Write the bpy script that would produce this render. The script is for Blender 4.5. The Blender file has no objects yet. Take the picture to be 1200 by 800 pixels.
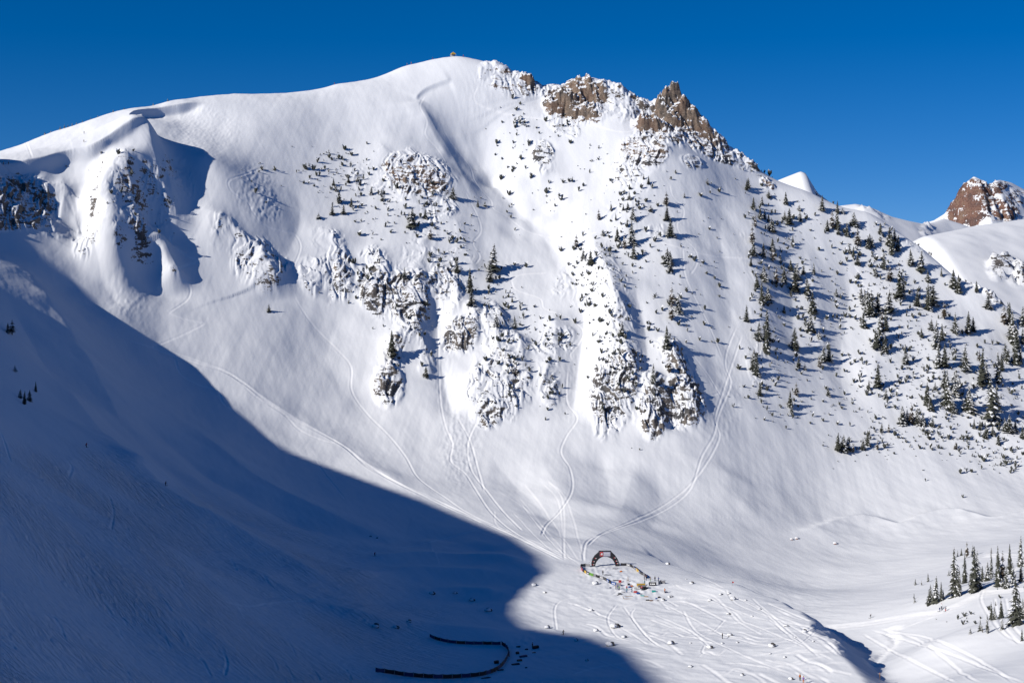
import bpy, bmesh, math, random, time
import numpy as np
from mathutils import Vector, Matrix
T0 = time.time()
random.seed(7); RNG = np.random.RandomState(11)
F, UC, VH = 1650.0, 600.0, 260.0          # lens in photo pixels (1200 wide), centre column, horizon row
sc = bpy.context.scene; COL = sc.collection
SX, SY = 1.62, 0.95
SUN = np.array([SX, SY, -1.0]); SUN = SUN/np.linalg.norm(SUN)   # the way the light travels

# ---------------------------------------------------------------- noise
def _hash(ix, iy, seed):
    h = (ix.astype(np.int64)*374761393 + iy.astype(np.int64)*668265263 + seed*1442695041) & 0xffffffff
    h = ((h ^ (h >> 13))*1274126177) & 0xffffffff
    return (h ^ (h >> 16)) & 0xffffffff
def noise(x, y, seed=0):
    x0 = np.floor(x); y0 = np.floor(y); fx = x-x0; fy = y-y0
    ix = x0.astype(np.int64); iy = y0.astype(np.int64)
    u = fx*fx*fx*(fx*(fx*6-15)+10); v = fy*fy*fy*(fy*(fy*6-15)+10)
    def g(dx, dy):
        a = _hash(ix+dx, iy+dy, seed).astype(np.float64)*(2*math.pi/4294967296.0)
        return np.cos(a)*(fx-dx)+np.sin(a)*(fy-dy)
    n0 = g(0,0)*(1-u)+g(1,0)*u; n1 = g(0,1)*(1-u)+g(1,1)*u
    return (n0*(1-v)+n1*v)*1.5
def fbm(x, y, scale, octs=4, seed=0, gain=.5):
    s = 0; a = 1; t = 0; f = 1/scale
    for o in range(octs):
        s = s+a*noise(x*f+o*17.3, y*f-o*9.1, seed+o*31); t += a; a *= gain; f *= 2.03
    return s/t
def ridged(x, y, scale, octs=4, seed=0, gain=.55):
    s = 0; a = 1; t = 0; f = 1/scale
    for o in range(octs):
        s = s+a*(1-2*np.abs(noise(x*f+o*7.7, y*f+o*3.3, seed+o*13))); t += a; a *= gain; f *= 2.1
    return s/t
def cells(x, y, scale, seed=0):
    """blocky height: each cell of a jittered grid has its own height and tilt"""
    x = x/scale; y = y/scale
    ix = np.floor(x); iy = np.floor(y)
    best = np.full(x.shape, 9.0); val = np.zeros(x.shape)
    for dx in (-1,0,1):
        for dy in (-1,0,1):
            cx = ix+dx; cy = iy+dy
            h = _hash(cx, cy, seed); h2 = _hash(cx, cy, seed+77); h3 = _hash(cx, cy, seed+99)
            px = cx+(h & 1023)/1023.0; py = cy+(h2 & 1023)/1023.0
            d = (x-px)**2+(y-py)**2
            m = d < best
            hv = (h3 & 1023)/1023.0
            tilt = (x-px)*(((h3>>10) & 255)/255.0-.5)*1.4+(y-py)*(((h3>>18) & 255)/255.0-.2)*1.4
            best = np.where(m, d, best); val = np.where(m, hv+tilt, val)
    return val
def sstep(a, b, x):
    t = np.clip((x-a)/(b-a), 0, 1); return t*t*(3-2*t)

# ---------------------------------------------------------------- control points of the terrain, read as (column, row, distance)
CP = []
def col(u, *vy):
    for v, Y in vy: CP.append(((u-UC)/F*Y, Y, (VH-v)/F*Y))
col(0, (178,1010),(188,950),(198,902),(214,893),(235,884),(270,862),(300,812),(350,726),(400,632),(500,445),(600,330),(700,260),(800,205))
col(50, (160,1030),(175,975),(189,920),(206,911),(240,898),(280,875),(310,842),(350,778))
col(100, (146,1050),(162,990),(180,935),(198,928),(225,914),(270,890),(330,850),(400,762),(450,690),(500,600),(600,440),(700,330),(800,250))
col(135, (133,1066),(145,1010),(160,950),(190,930),(230,905),(280,872))
col(115, (200,912),(230,895),(260,878),(300,862))
col(170, (127,1078),(139,1030),(155,966),(200,940),(260,914),(330,878))
col(200, (122,1075),(136,1062),(165,1006),(200,970),(250,934),(300,901),(360,864),(400,838),(450,795),(520,685),(580,545),(640,425),(700,365),(800,300))
col(240, (119,1088),(132,1074),(187,984),(250,944),(320,903))
col(300, (112,1112),(122,1096),(150,1062),(200,1012),(300,932),(400,862),(500,790),(560,705),(620,580),(700,440),(800,340))
col(400, (98,1160),(106,1146),(150,1102),(200,1055),(300,968),(400,892),(500,820),(560,750),(600,690),(650,600),(700,510),(750,440),(800,385))
col(470, (79,1192),(90,1175),(140,1125),(200,1068))
col(500, (72,1198),(84,1182),(120,1148),(200,1070),(300,985),(400,904),(500,832),(560,770),(600,712),(650,620),(700,540),(750,472),(800,408))
col(540, (67,1203),(80,1186),(120,1156),(200,1098),(300,998))
col(580, (76,1200),(120,1163),(200,1105))
col(600, (84,1197),(96,1184),(150,1142),(200,1098),(300,1008),(400,918),(500,840),(560,782),(600,722),(650,625),(700,550),(750,478),(800,408))
col(640, (104,1192),(130,1162))
col(690, (92,1192),(112,1180),(140,1152))
col(735, (110,1188),(130,1162))
col(700, (200,1098),(300,1005),(400,918),(500,842),(560,790),(600,735),(640,650),(665,600),(700,545),(750,472),(800,402))
col(763, (126,1186),(150,1155))
col(785, (118,1188),(135,1170),(160,1135))
col(800, (125,1183),(150,1160),(200,1098),(300,1010),(400,925),(500,850),(560,805),(620,738),(650,685))
KB = len(CP)
col(800, (668,592),(700,535),(750,462),(800,400)); col(900, (699,528),(750,446),(800,388)); col(950, (718,482),(750,430)); col(985, (768,408),(800,384)); col(1003, (788,392)); col(860, (684,545))
KE = len(CP)
col(840, (158,1175),(180,1150))
col(880, (192,1165),(215,1140))
col(900, (206,1162),(230,1132),(300,1060),(400,965),(500,880),(560,832),(620,768),(660,708),(684,664))
col(860, (676,640),(660,700))
col(950, (226,1158))
BB = len(CP)
col(950, (712,585),(690,660)); col(900, (705,600)); col(820,(680,650)); col(1030, (790,430),(768,475)); col(985,(742,530)); col(1060, (800,400)); col(1040,(820,385))
BE = len(CP)
col(985, (242,1155),(300,1095),(400,1000),(500,908),(560,855),(612,800),(660,718),(720,560))
col(1020, (250,1150))
col(1040, (263,1145),(285,1118))
col(1060, (278,1138))
col(1080, (293,1130),(312,1105))
for u_, v_, Y_ in [(1020,250,1150),(1040,263,1145),(1060,278,1138),(1080,293,1130),(1100,308,1120),(1150,340,1100),(1200,372,1085)]: CP.append(((u_-UC)/F*Y_+8, Y_+26, (VH-v_)/F*Y_-24))
for u_, v_, Y_ in [(1060,278,1138),(1080,293,1130),(1100,308,1120),(1150,340,1100),(1200,372,1085)]:
    x_ = (u_-UC)/F*Y_; z_ = (VH-v_)/F*Y_; CP += [(x_+34, Y_+22, z_-34), (x_+80, Y_+60, z_-75)]
col(1100, (308,1120),(330,1095),(400,1020),(500,925),(560,862),(610,798),(650,700),(700,520),(750,425),(800,355))
col(1150, (340,1100),(370,1065))
col(1200, (372,1085),(400,1050),(450,990),(500,935),(560,872),(600,800),(640,640),(700,480),(750,390),(800,330))
col(1320, (420,1060),(500,940),(600,760),(640,600),(700,450),(800,310))
# behind the crest
for u, v, Y, dz in [(0,178,1010,-22),(100,146,1050,-22),(200,122,1115,-24),(300,112,1140,-24),(400,98,1165,-26),(540,67,1203,-34),(640,104,1192,-34),
                    (740,105,1188,-34),(800,125,1183,-34),(880,192,1165,-34),(985,242,1155,-34),(1060,278,1140,-44),(1100,308,1120,-34),(1200,372,1085,-34)]:
    x = (u-UC)/F*Y; z = (VH-v)/F*Y
    CP += [(x, Y+60, z+dz), (x*1.05, Y+260, z+dz-70), (x*1.2, Y+900, -220)]
# ground by the camera and off to the sides
CP += [(0,0,-3),(0,60,-42),(0,140,-82),(60,100,-75),(120,180,-100),(-60,80,-40),(-140,120,-30),(-60,160,-62),(0,-200,-60),(-300,-200,20),(250,150,-100),
       (330,300,-104),(450,500,-120),(560,900,-130),(300,-200,-100),(700,700,-60),(800,1200,-60),(900,300,20),(600,-300,-100),(-900,800,60),(-900,1300,40),
       (-560,1000,48),(-620,1300,20),(-420,960,44),(-380,890,30),(-520,850,35),(-430,700,10),(-450,500,55),(-460,300,80),(-460,100,100),(-700,300,30),(-800,-300,0),(-600,500,20)]
CP = np.array(CP)
def tps(P, Q, lam=1.5):
    S = 200.0
    def U(r2): return .5*r2*np.log(r2+1e-9)
    X = P[:, :2]/S; n = len(X)
    d = ((X[:,None]-X[None])**2).sum(-1)
    A = np.zeros((n+3, n+3)); A[:n,:n] = U(d)+np.eye(n)*lam*1e-4
    A[:n,n] = 1; A[:n,n+1:] = X; A[n,:n] = 1; A[n+1:,:n] = X.T
    w = np.linalg.solve(A, np.r_[P[:,2], 0, 0, 0])
    out = np.empty(len(Q)); q = Q/S
    for i in range(0, len(Q), 20000):
        k = q[i:i+20000]; dd = ((k[:,None]-X[None])**2).sum(-1)
        out[i:i+20000] = U(dd)@w[:n]+w[n]+k@w[n+1:]
    return out
GX0, GY0, GS = -1600, -700, 8.0
gx = np.arange(GX0, 1601, GS); gy = np.arange(GY0, 2300, GS)
XX, YY = np.meshgrid(gx, gy)
QQ = np.c_[XX.ravel(), YY.ravel()]; idx = np.arange(len(CP))
ZA = tps(CP[(idx < BB) | (idx >= BE)], QQ).reshape(XX.shape); ZB_ = tps(CP[(idx < KB) | (idx >= KE)], QQ).reshape(XX.shape)
ZC = np.clip(ZA, -330, 260); ZBC = np.clip(ZB_, -330, 260)
def bicubic(x, y, G=None):
    G = ZC if G is None else G
    fx = np.clip((x-GX0)/GS, 1.001, len(gx)-3.001); fy = np.clip((y-GY0)/GS, 1.001, len(gy)-3.001)
    ix = fx.astype(int); iy = fy.astype(int); tx = fx-ix; ty = fy-iy
    def w(t): return [((-.5*t+1)*t-.5)*t, (1.5*t-2.5)*t*t+1, ((-1.5*t+2)*t+.5)*t, (.5*t-.5)*t*t]
    wx = w(tx); wy = w(ty); s = 0
    for j in range(4):
        r = 0
        for i in range(4): r = r+wx[i]*G[iy-1+j, ix-1+i]
        s = s+wy[j]*r
    return s

# ---------------------------------------------------------------- the terrain grid: columns fan out from the viewpoint, rows at even depths
us = np.arange(-70, 1271, 1.0); ND = len(us)
ka = np.linspace(0, 1, 91)[1:]**1.6; kl = np.r_[np.linspace(0,.27,151)[1:], .27+.73*np.linspace(0,1,41)[1:]**1.5]
yr = np.concatenate([np.linspace(-600, 185, 70), np.arange(190, 480, .8), np.arange(480, 1230, .9), 1230+np.linspace(0,1,60)[0:]**1.5*900])
W = np.maximum(yr, 190)/F
xd = (us[None]-UC)*W[:,None]
xl = xd[:,:1]-(xd[:,:1]+1500)*kl[None]; xrr = xd[:,-1:]+(1500-xd[:,-1:])*ka[None]
GXv = np.concatenate([xl[:,::-1], xd, xrr], 1); GYv = np.repeat(yr[:,None], GXv.shape[1], 1)
J0 = len(kl); NR, NC = GXv.shape
BASE = bicubic(GXv, GYv)
def knoll_edge():
    L = np.array([((u-UC)/F*Y, Y) for u, v, Y in [(740,655,700),(770,659,640),(800,665,600),(850,678,555),(900,696,525),(935,714,490),(952,734,455),(972,753,425),(988,768,405),(1003,788,390),(1012,806,372),(1012,830,330),(1000,850,250)]])
    x = GXv.ravel(); y = GYv.ravel()
    i = np.where((x > -50) & (x < 500) & (y > 240) & (y < 900))[0]; x = x[i]; y = y[i]
    ye = L[::-1,1]; xe = np.interp(y, ye, L[::-1,0])             # edge x for each depth
    xe = xe+2.2*noise(y/22, y*0, 5)+.5*noise(y/6, y*0, 6)
    slope = np.interp(y, ye, np.gradient(L[::-1,0], ye))
    d = (x-xe)/np.sqrt(1+slope**2)
    A = BASE.ravel()[i]; B = bicubic(x, y, ZBC)
    drop = np.where(d > 0, .80*(np.sqrt(d*d+4)-2), 0)
    S = A-drop; k = 2.0
    m = np.maximum(S, B)+np.log1p(np.exp(-np.abs(S-B)/k))*k*sstep(-2, 12, d)
    w = sstep(700, 600, y)
    BASE.ravel()[i] = np.where(d > -2, m, A)
    far = y > 640
    t = sstep(640, 700, y); BASE.ravel()[i] = BASE.ravel()[i]*(1-t)+B*t
knoll_edge()
print('grid', NR, NC, time.time()-T0)

def march(Z, u, v, ymin=195, ymax=1400):
    """first point of the surface seen at photo column u, row v"""
    j = J0+u-us[0]; j0 = int(math.floor(j)); a = j-j0
    z = Z[:,j0]*(1-a)+Z[:,j0+1]*a
    rows = np.where((yr >= ymin) & (yr < ymax))[0]
    d = z[rows]-(VH-v)/F*yr[rows]
    k = np.where(d >= 0)[0]
    if len(k) == 0:
        i = rows[np.argmax(d/yr[rows])]; y = yr[i]; return ((u-UC)/F*y, y, z[i])
    k = k[0]
    if k == 0: y = yr[rows[0]]
    else:
        t = d[k-1]/(d[k-1]-d[k]); y = yr[rows[k-1]]*(1-t)+yr[rows[k]]*t
    return ((u-UC)/F*y, y, (VH-v)/F*y)
def smooth_line(pts, n=6):
    P = np.array(pts, float)
    if len(P) < 3: return np.array([P[0]+(P[-1]-P[0])*t for t in np.linspace(0,1,n)])
    Q = np.vstack([2*P[0]-P[1], P, 2*P[-1]-P[-2]]); out = []
    for i in range(1, len(Q)-2):
        for t in np.linspace(0, 1, n, endpoint=False):
            a, b, c, d = Q[i-1:i+3]
            out.append(.5*((2*b)+(c-a)*t+(2*a-5*b+4*c-d)*t*t+(3*b-a-3*c+d)*t**3))
    out.append(P[-1]); return np.array(out)
def world_line(Z, pts, n=6):
    return np.array([march(Z, u, v)[:2] for u, v in smooth_line(pts, n)])
FX = GXv.ravel(); FY = GYv.ravel()
def near(L, R):
    """indices of the grid points within R of plan polyline L, with signed distance (+ to the right of travel) and travel 0..1"""
    lo = L.min(0)-R; hi = L.max(0)+R
    r0, r1 = np.searchsorted(yr, lo[1]), np.searchsorted(yr, hi[1])
    sub = np.arange(r0*NC, r1*NC)
    m = (FX[sub] > lo[0]) & (FX[sub] < hi[0]); sub = sub[m]
    x = FX[sub]; y = FY[sub]
    best = np.full(len(sub), 1e9); sg = np.zeros(len(sub)); tt = np.zeros(len(sub))
    seg = np.hypot(*(L[1:]-L[:-1]).T); cum = np.r_[0, np.cumsum(seg)]; tot = cum[-1]+1e-9
    for k in range(len(L)-1):
        a = L[k]; b = L[k+1]; d = b-a; l2 = d@d+1e-9
        s = (x > min(a[0],b[0])-R) & (x < max(a[0],b[0])+R) & (y > min(a[1],b[1])-R) & (y < max(a[1],b[1])+R)
        i = np.where(s)[0]
        if len(i) == 0: continue
        t = np.clip(((x[i]-a[0])*d[0]+(y[i]-a[1])*d[1])/l2, 0, 1)
        ex = x[i]-a[0]-t*d[0]; ey = y[i]-a[1]-t*d[1]; D = np.hypot(ex, ey)
        c = D < best[i]; ii = i[c]
        best[ii] = D[c]; sg[ii] = np.where(d[0]*ey[c]-d[1]*ex[c] > 0, -1, 1); tt[ii] = (cum[k]+t[c]*seg[k])/tot
    m = best < R
    return sub[m], best[m]*sg[m], tt[m]
Z = BASE.ravel().copy()
ROCK = np.zeros(NR*NC, np.float32)
def rib(pts, amp, wl, wr=None, rock=0, taper=.25, wl_line=None):
    """a ridge (amp > 0) or gully (amp < 0); wl, wr: half widths left and right of the way down the line"""
    wr = wr or wl
    L = world_line(BASE, pts, 4) if wl_line is None else wl_line
    i, d, t = near(L, 3.2*max(wl, wr))
    w = np.where(d > 0, wl, wr)
    # sharper crest than a bell
    q = np.abs(d)/w
    p = np.exp(-np.power(q, 1.35))
    e = sstep(0, taper, t)*sstep(0, taper, 1-t)
    n = fbm(FX[i], FY[i], 30, 2, 5)
    Z[i] += amp*p*e*(1+.5*n)
    if rock: ROCK[i] = np.maximum(ROCK[i], rock*np.exp(-q*q)*e)
def lip(pts, h, decay, drop=1.2, side=1, line=None, under=0, udecay=14):
    """a cornice: the side above the line is raised, and ends in a sharp edge"""
    L = world_line(BASE, pts, 6) if line is None else line
    i, d, t = near(L, decay*3.5); d = d*side
    e = sstep(0, .12, t)*sstep(0, .12, 1-t)
    p = np.where(d > 0, np.exp(-d/decay), np.exp(-(d/drop)**2))
    if under: p = p-np.where(d < 0, under/h*np.exp(d/udecay)*(1-np.exp(d/1.6)), 0)
    Z[i] += h*p*e*(1+.25*fbm(FX[i], FY[i], 14, 2, 7))
# ---------------------------------------------------------------- ribs, gullies, spurs
_rib = rib
def rib(pts, amp, *a, **k): _rib(pts, amp*(.5 if amp > 0 and pts[0][1] < 480 and pts[0][0] > 215 and amp < 12.5 else .78), *a, **k)
rib([(138,165),(148,200),(156,240),(160,290),(176,330)], 11, 16, 13, .5)
rib([(172,152),(176,175),(186,215),(196,250),(205,290)], 13, 16, 11)
rib([(186,170),(194,205),(204,250),(208,285)], 7, 9, 7)
rib([(160,190),(168,230),(180,280)], -5, 8)
rib([(185,285),(200,315),(215,345)], 6, 9, 7)
rib([(118,190),(112,215),(100,240),(84,262)], -6, 10)
rib([(70,195),(76,225),(72,260),(66,300)], 7, 12, 10, .3)
rib([(30,200),(28,240),(25,275)], 8, 14, 14, .4)
rib([(5,215),(5,250),(3,280)], 8, 12, 12, .5)
rib([(150,260),(185,300),(198,330),(205,350)], 7, 12, 9, .3)
rib([(120,330),(150,380),(200,450)], 3, 20)
rib([(95,250),(112,285),(122,330),(150,375)], -5, 10)
rib([(225,240),(262,265),(295,290),(330,325),(345,350)], 9, 26, 9, .4)
rib([(300,290),(312,320),(330,350)], 7, 10, 8, .5)
rib([(345,215),(352,250),(338,290),(322,330)], -4, 14)
rib([(385,255),(392,290),(398,325),(394,352)], 8, 14, 10, .5)
rib([(372,300),(368,325),(362,350)], 5, 9, 7, .5)
rib([(410,355),(385,400),(400,450),(450,500)], -4, 24)
rib([(492,108),(500,140),(520,170),(538,200),(556,235)], 11, 46, 13, .0)
rib([(528,104),(545,150),(575,195),(612,235),(650,272)], -14, 26, 50, taper=.3)
rib([(600,230),(640,270),(668,310),(686,350)], -9, 24, 30)
rib([(560,95),(585,140),(615,180)], 4, 30, 26)
rib([(440,160),(460,200),(482,232),(500,260)], 5, 18, 14, .3)
rib([(520,240),(535,265),(548,300),(560,340)], 6, 20, 14, .2)
rib([(432,280),(446,315),(440,345),(428,372)], 9, 12, 9, .7)
rib([(478,300),(492,335),(490,375),(476,405),(462,425)], 10, 12, 9, .7)
rib([(468,390),(462,420),(452,450),(446,468)], 9, 9, 8, .7)
rib([(490,390),(500,420),(498,445)], 6, 8, 6, .5)
rib([(540,325),(535,355),(528,380)], 6, 10, 7, .5)
rib([(560,355),(552,385),(538,412)], 8, 10, 7, .6)
rib([(575,340),(582,380),(588,420),(584,470),(580,502)], 12, 17, 14, .6)
rib([(605,390),(612,420),(612,460)], 7, 9, 7, .4)
rib([(560,430),(556,460),(552,485)], 5, 8, 7, .5)
rib([(516,330),(512,380),(520,440),(535,500)], -6, 10)
rib([(650,360),(650,400),(640,440),(640,480)], 7, 12, 10, .4)
rib([(690,260),(700,300),(716,345),(730,400),(738,450),(728,505)], 13, 20, 14, .5)
rib([(705,440),(706,470),(704,500)], 6, 9, 6, .5)
rib([(672,330),(684,370),(678,420),(668,500)], -6, 13)
rib([(768,430),(766,460),(762,490),(766,518)], 11, 10, 9, .8)
rib([(778,380),(790,420),(806,455),(812,490),(800,505)], 11, 12, 10, .8)
rib([(740,330),(755,380),(757,440),(748,510)], -6, 11)
rib([(785,450),(788,480),(786,510)], -5, 5)
rib([(792,160),(770,200),(745,235),(735,270),(738,300)], 8, 26, 15, .3)
rib([(640,165),(638,185),(636,205)], 5, 10, 8, .6)
rib([(850,200),(845,280),(856,340),(852,420),(835,500)], -8, 32)
rib([(884,225),(885,290),(890,350),(893,420),(905,480)], 10, 26, 18, .2)
rib([(945,280),(952,330),(960,380),(970,430)], 6, 16, 12)
rib([(925,290),(928,350),(930,420)], -4, 10)
rib([(1000,300),(992,360),(985,420),(990,490)], -5, 18)
rib([(1046,300),(1044,345),(1030,400),(1020,470)], 6, 22, 16)
rib([(1108,345),(1105,400),(1100,460),(1090,520)], 5, 22, 18)
rib([(1150,350),(1160,420),(1165,480),(1170,530)], 4, 18)
# soft rolls low down
rib([(560,520),(600,560),(640,600),(680,640)], -3.5, 22)
rib([(620,500),(640,550),(670,600)], 3, 18)
rib([(700,520),(712,560),(715,600)], -3, 16)
rib([(745,540),(735,580),(722,610)], 3.2, 18)
rib([(770,540),(772,590),(760,625)], -2.5, 18)
rib([(850,540),(860,580),(900,620)], 3, 26)
rib([(180,400),(260,440),(340,490),(420,540),(520,600)], 3, 16)
rib([(110,500),(200,590),(300,650),(400,700),(480,730)], 5, 26)
rib([(60,400),(150,500),(260,590),(380,650)], -5, 26)
rib([(20,300),(60,360),(100,420),(160,520)], 4, 14)
rib([(0,330),(40,400),(90,470)], -3, 12)
rib([(120,520),(210,598),(300,650),(400,698),(470,715)], 2.6, 9, 22, taper=.3)
rib([(230,640),(320,690),(420,728),(520,742)], 3, 6, 18, taper=.3)
rib([(150,470),(230,540),(330,600),(430,640)], -3.5, 14)
rib([(200,480),(300,560),(400,610),(480,640)], 3, 10, 16)
rib([(60,430),(130,520),(200,580)], 3, 8, 14)
rib([(0,620),(100,680),(220,740),(330,790)], 2.4, 6, 14)
rib([(0,560),(100,600),(200,650),(300,710)], -2.4, 10)
rib([(420,660),(500,650),(580,655),(630,662)], 2.2, 7)
rib([(470,690),(540,690),(600,695)], 2.0, 6)
rib([(430,640),(500,625),(570,640),(630,655)], -3, 20)
rib([(380,690),(470,672),(560,672),(640,682)], 3, 12)
rib([(400,720),(480,700),(560,700),(610,705)], -2.2, 10)
rib([(360,700),(440,722),(540,742),(640,742)], 2.6, 12)
rib([(560,640),(600,660),(640,672)], 2, 10)
# cornices and wind lips
lip([(-60,208),(-20,200),(20,196),(60,188),(84,181),(104,178),(116,172),(135,162),(155,156),(170,155)], 3.2, 14, 1.0, -1, under=5, udecay=20)
lip([(170,155),(166,150),(158,143),(152,138),(160,133),(180,131),(205,127),(240,121)], 2.4, 10, 1.2, -1, under=5.5, udecay=9)
lip([(486,118),(492,110),(500,104),(515,98),(530,93)], 1.0, 9, 1.5, -1, under=1.5, udecay=9)
lip([(486,118),(492,132),(500,150),(512,170),(526,192)], 1.6, 14, 5, 1)
lip([(925,627),(960,622),(990,612),(1020,609),(1055,618),(1085,607),(1120,601),(1160,610),(1200,604),(1260,600)], 2.6, 26, 5, 1)
# the knoll's blunt edge above the lower basin
# ---------------------------------------------------------------- the ridge out of frame to the left that throws the big shadow
ZB = BASE
edge = [(22,205),(45,199),(62,214),(64,236),(70,300),(90,328),(118,352),(140,380),(160,412),(180,430),(230,463),(290,503),(340,530),(400,552),(450,570),(500,588),(560,612),(600,630),(630,650),(645,670),
        (612,690),(600,706),(596,718),(606,735),(690,745),(740,765),(770,800)]
SH = np.array([march(Z.reshape(NR,NC), u, v) for u, v in edge])
xc = lambda y: np.interp(y, [-600,0,300,700,760,820,868,940], [-520,-440,-425,-425,-405,-385,-345,-330])
cy = []; cz = []
for P in SH:
    ts = np.linspace(0, 400, 1600); x = P[0]-SX*ts; y = P[1]-SY*ts; z = P[2]+ts
    k = np.argmax(x < xc(y)); cy.append(y[k]); cz.append(z[k])
o = np.argsort(cy); cy = np.array(cy)[o]; cz = np.array(cz)[o]
for P, a, b in zip(edge, cy[::-1], cz[::-1]): pass
cz[1:-1] = .08*cz[:-2]+.84*cz[1:-1]+.08*cz[2:]; cz += 1.0*(cz > 110)
print('crest', [(round(a), round(b)) for a, b in zip(cy, cz)])
CY = np.r_[-600, -200, cy[0]-60, cy, cy[-1]+18]; CZ = np.r_[90, 140, cz[0]+6, cz, 36]
XCV = xc(FY)
crest = np.interp(FY, CY, CZ)
dx = FX-XCV
r = np.where(dx > 0, crest-.62*np.sqrt(dx*dx+4)-22*(1-np.exp(-np.abs(dx)/28))+1.3, crest-.75*np.sqrt(dx*dx+9)+2.2)
r += np.clip(1-np.abs(dx)/60, 0, 1)*0
mm = (FY < 925) & (dx < 420)
capz = crest-.64*np.clip(dx,0,None)-20*(1-np.exp(-np.clip(dx,0,None)/28))+np.clip(dx-190,0,None)*1.2
k = mm & (dx > 4) & (FY < 860) & (FX < -.372*FY.clip(0))
Z[k] = np.minimum(Z[k], capz[k])
Zr = np.where(mm, r+fbm(FX, FY, 40, 2, 41)*2.0*sstep(4, 30, np.abs(dx)), -999)
w = sstep(925, 902, FY)
Zr = np.where(mm, np.maximum(Zr, Z)+2*np.log1p(np.exp(-np.abs(Zr-Z)/2))*sstep(6,30,np.abs(dx)), Z)
Z = np.where(mm, Z+(Zr-Z)*w, Z)
# on the crest line itself nothing may stand higher than the crest
k = mm & (dx < 0) & (dx > -500) & (FY < 830)
Z[k] = np.minimum(Z[k], (crest-.3*np.abs(dx)+1)[k])

# ---------------------------------------------------------------- where things are in the picture: used to lay out rock bands
PU = UC+FX/FY.clip(50)*F; PV = VH-Z/FY.clip(50)*F
vis = (FY > 195) & (PU > -70) & (PU < 1270)
def blob(u, v, ru, rv, s=1, rot=0):
    c, q = math.cos(math.radians(rot)), math.sin(math.radians(rot))
    if u > 30: ru *= 1.15; rv *= 1.15
    i = np.where(vis & (np.abs(PU-u) < 1.6*max(ru,rv)) & (np.abs(PV-v) < 1.6*max(ru,rv)))[0]
    a = PU[i]-u; b = PV[i]-v
    d = np.hypot((a*c+b*q)/ru, (-a*q+b*c)/rv)
    ROCK[i] = np.maximum(ROCK[i], s*sstep(1.25, .55, d))
for a in [(128,235,26,60,.34),(175,250,34,60,.32),(200,215,26,40,.34),(150,215,34,38,.42),(190,215,32,30,.36),(165,280,34,40,.3),(20,238,58,36,.72),(10,262,60,10,.95),(70,270,24,10,.4),(100,285,16,22,.4),
          (305,310,34,30,.55,35),(395,320,22,34,.6),(365,325,14,26,.5,-20),(440,340,22,32,.8,-25),(478,352,26,40,.8,-10),(455,452,18,24,.8),
          (500,300,34,34,.35),(488,205,44,26,.75,20),(440,205,30,22,.35),(515,245,24,16,.55),(523,330,24,22,.7,-30),(540,392,20,26,.8,35),(585,450,36,44,.65),
          (572,485,20,18,.7),(612,440,12,24,.5),(650,400,26,18,.55,-20),(643,455,13,24,.55),(680,335,34,26,.4),(715,460,26,46,.75),(735,440,14,40,.7),(706,500,12,16,.5),
          (766,482,17,32,1),(800,470,25,32,.9),(636,182,13,18,.7),(675,118,38,26,1,15),(715,120,46,20,.5,20),(750,112,14,12,.9),(660,148,26,10,.5,25),
          (795,135,32,34,1,25),(765,155,20,18,1),(755,178,30,20,.8),(735,200,20,20,.6,-30),(822,165,30,14,.8,35),(845,183,18,8,.8,30),(590,95,36,16,.5,20),(620,100,14,14,.8),
          (810,190,14,8,.6,20),(770,270,12,10,.5),(870,185,24,14,.5,30),(900,215,10,6,.8,30),(1155,335,22,12,.7,40),(890,430,18,40,.3),(960,360,20,60,.2),(1075,290,30,14,.3,30)]:
    blob(*a)
# chop: broken rock under a blanket of snow
rm = np.where(ROCK > .02)[0]
x = FX[rm]; y = FY[rm]; R = ROCK[rm].astype(float)
wx = x+fbm(x, y, 20, 2, 3)*8; wy = y*.8+fbm(x, y, 20, 2, 4)*8
c1 = cells(wx*1.1+wy*.22, wy*.5-wx*.1, 7, 1); c2 = cells(wx*1.2, wy*.55, 3.0, 2); c3 = ridged(wx*1.3+wy*.35, wy*.32, 8, 3, 16)
rg = ridged(wx*1.2, wy*.35, 22, 3, 6)
edge_n = sstep(.10, .62, R+.5*fbm(x, y*.5, 11, 4, 8))
Z[rm] += edge_n*(1.5*(c1-.5)+1.7*(c2-.5)+1.4*rg+1.3*c3)*np.minimum(R*1.3, 1)
ROCKM = np.zeros_like(ROCK); ROCKM[rm] = edge_n*np.minimum(R*1.3, 1)
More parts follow.
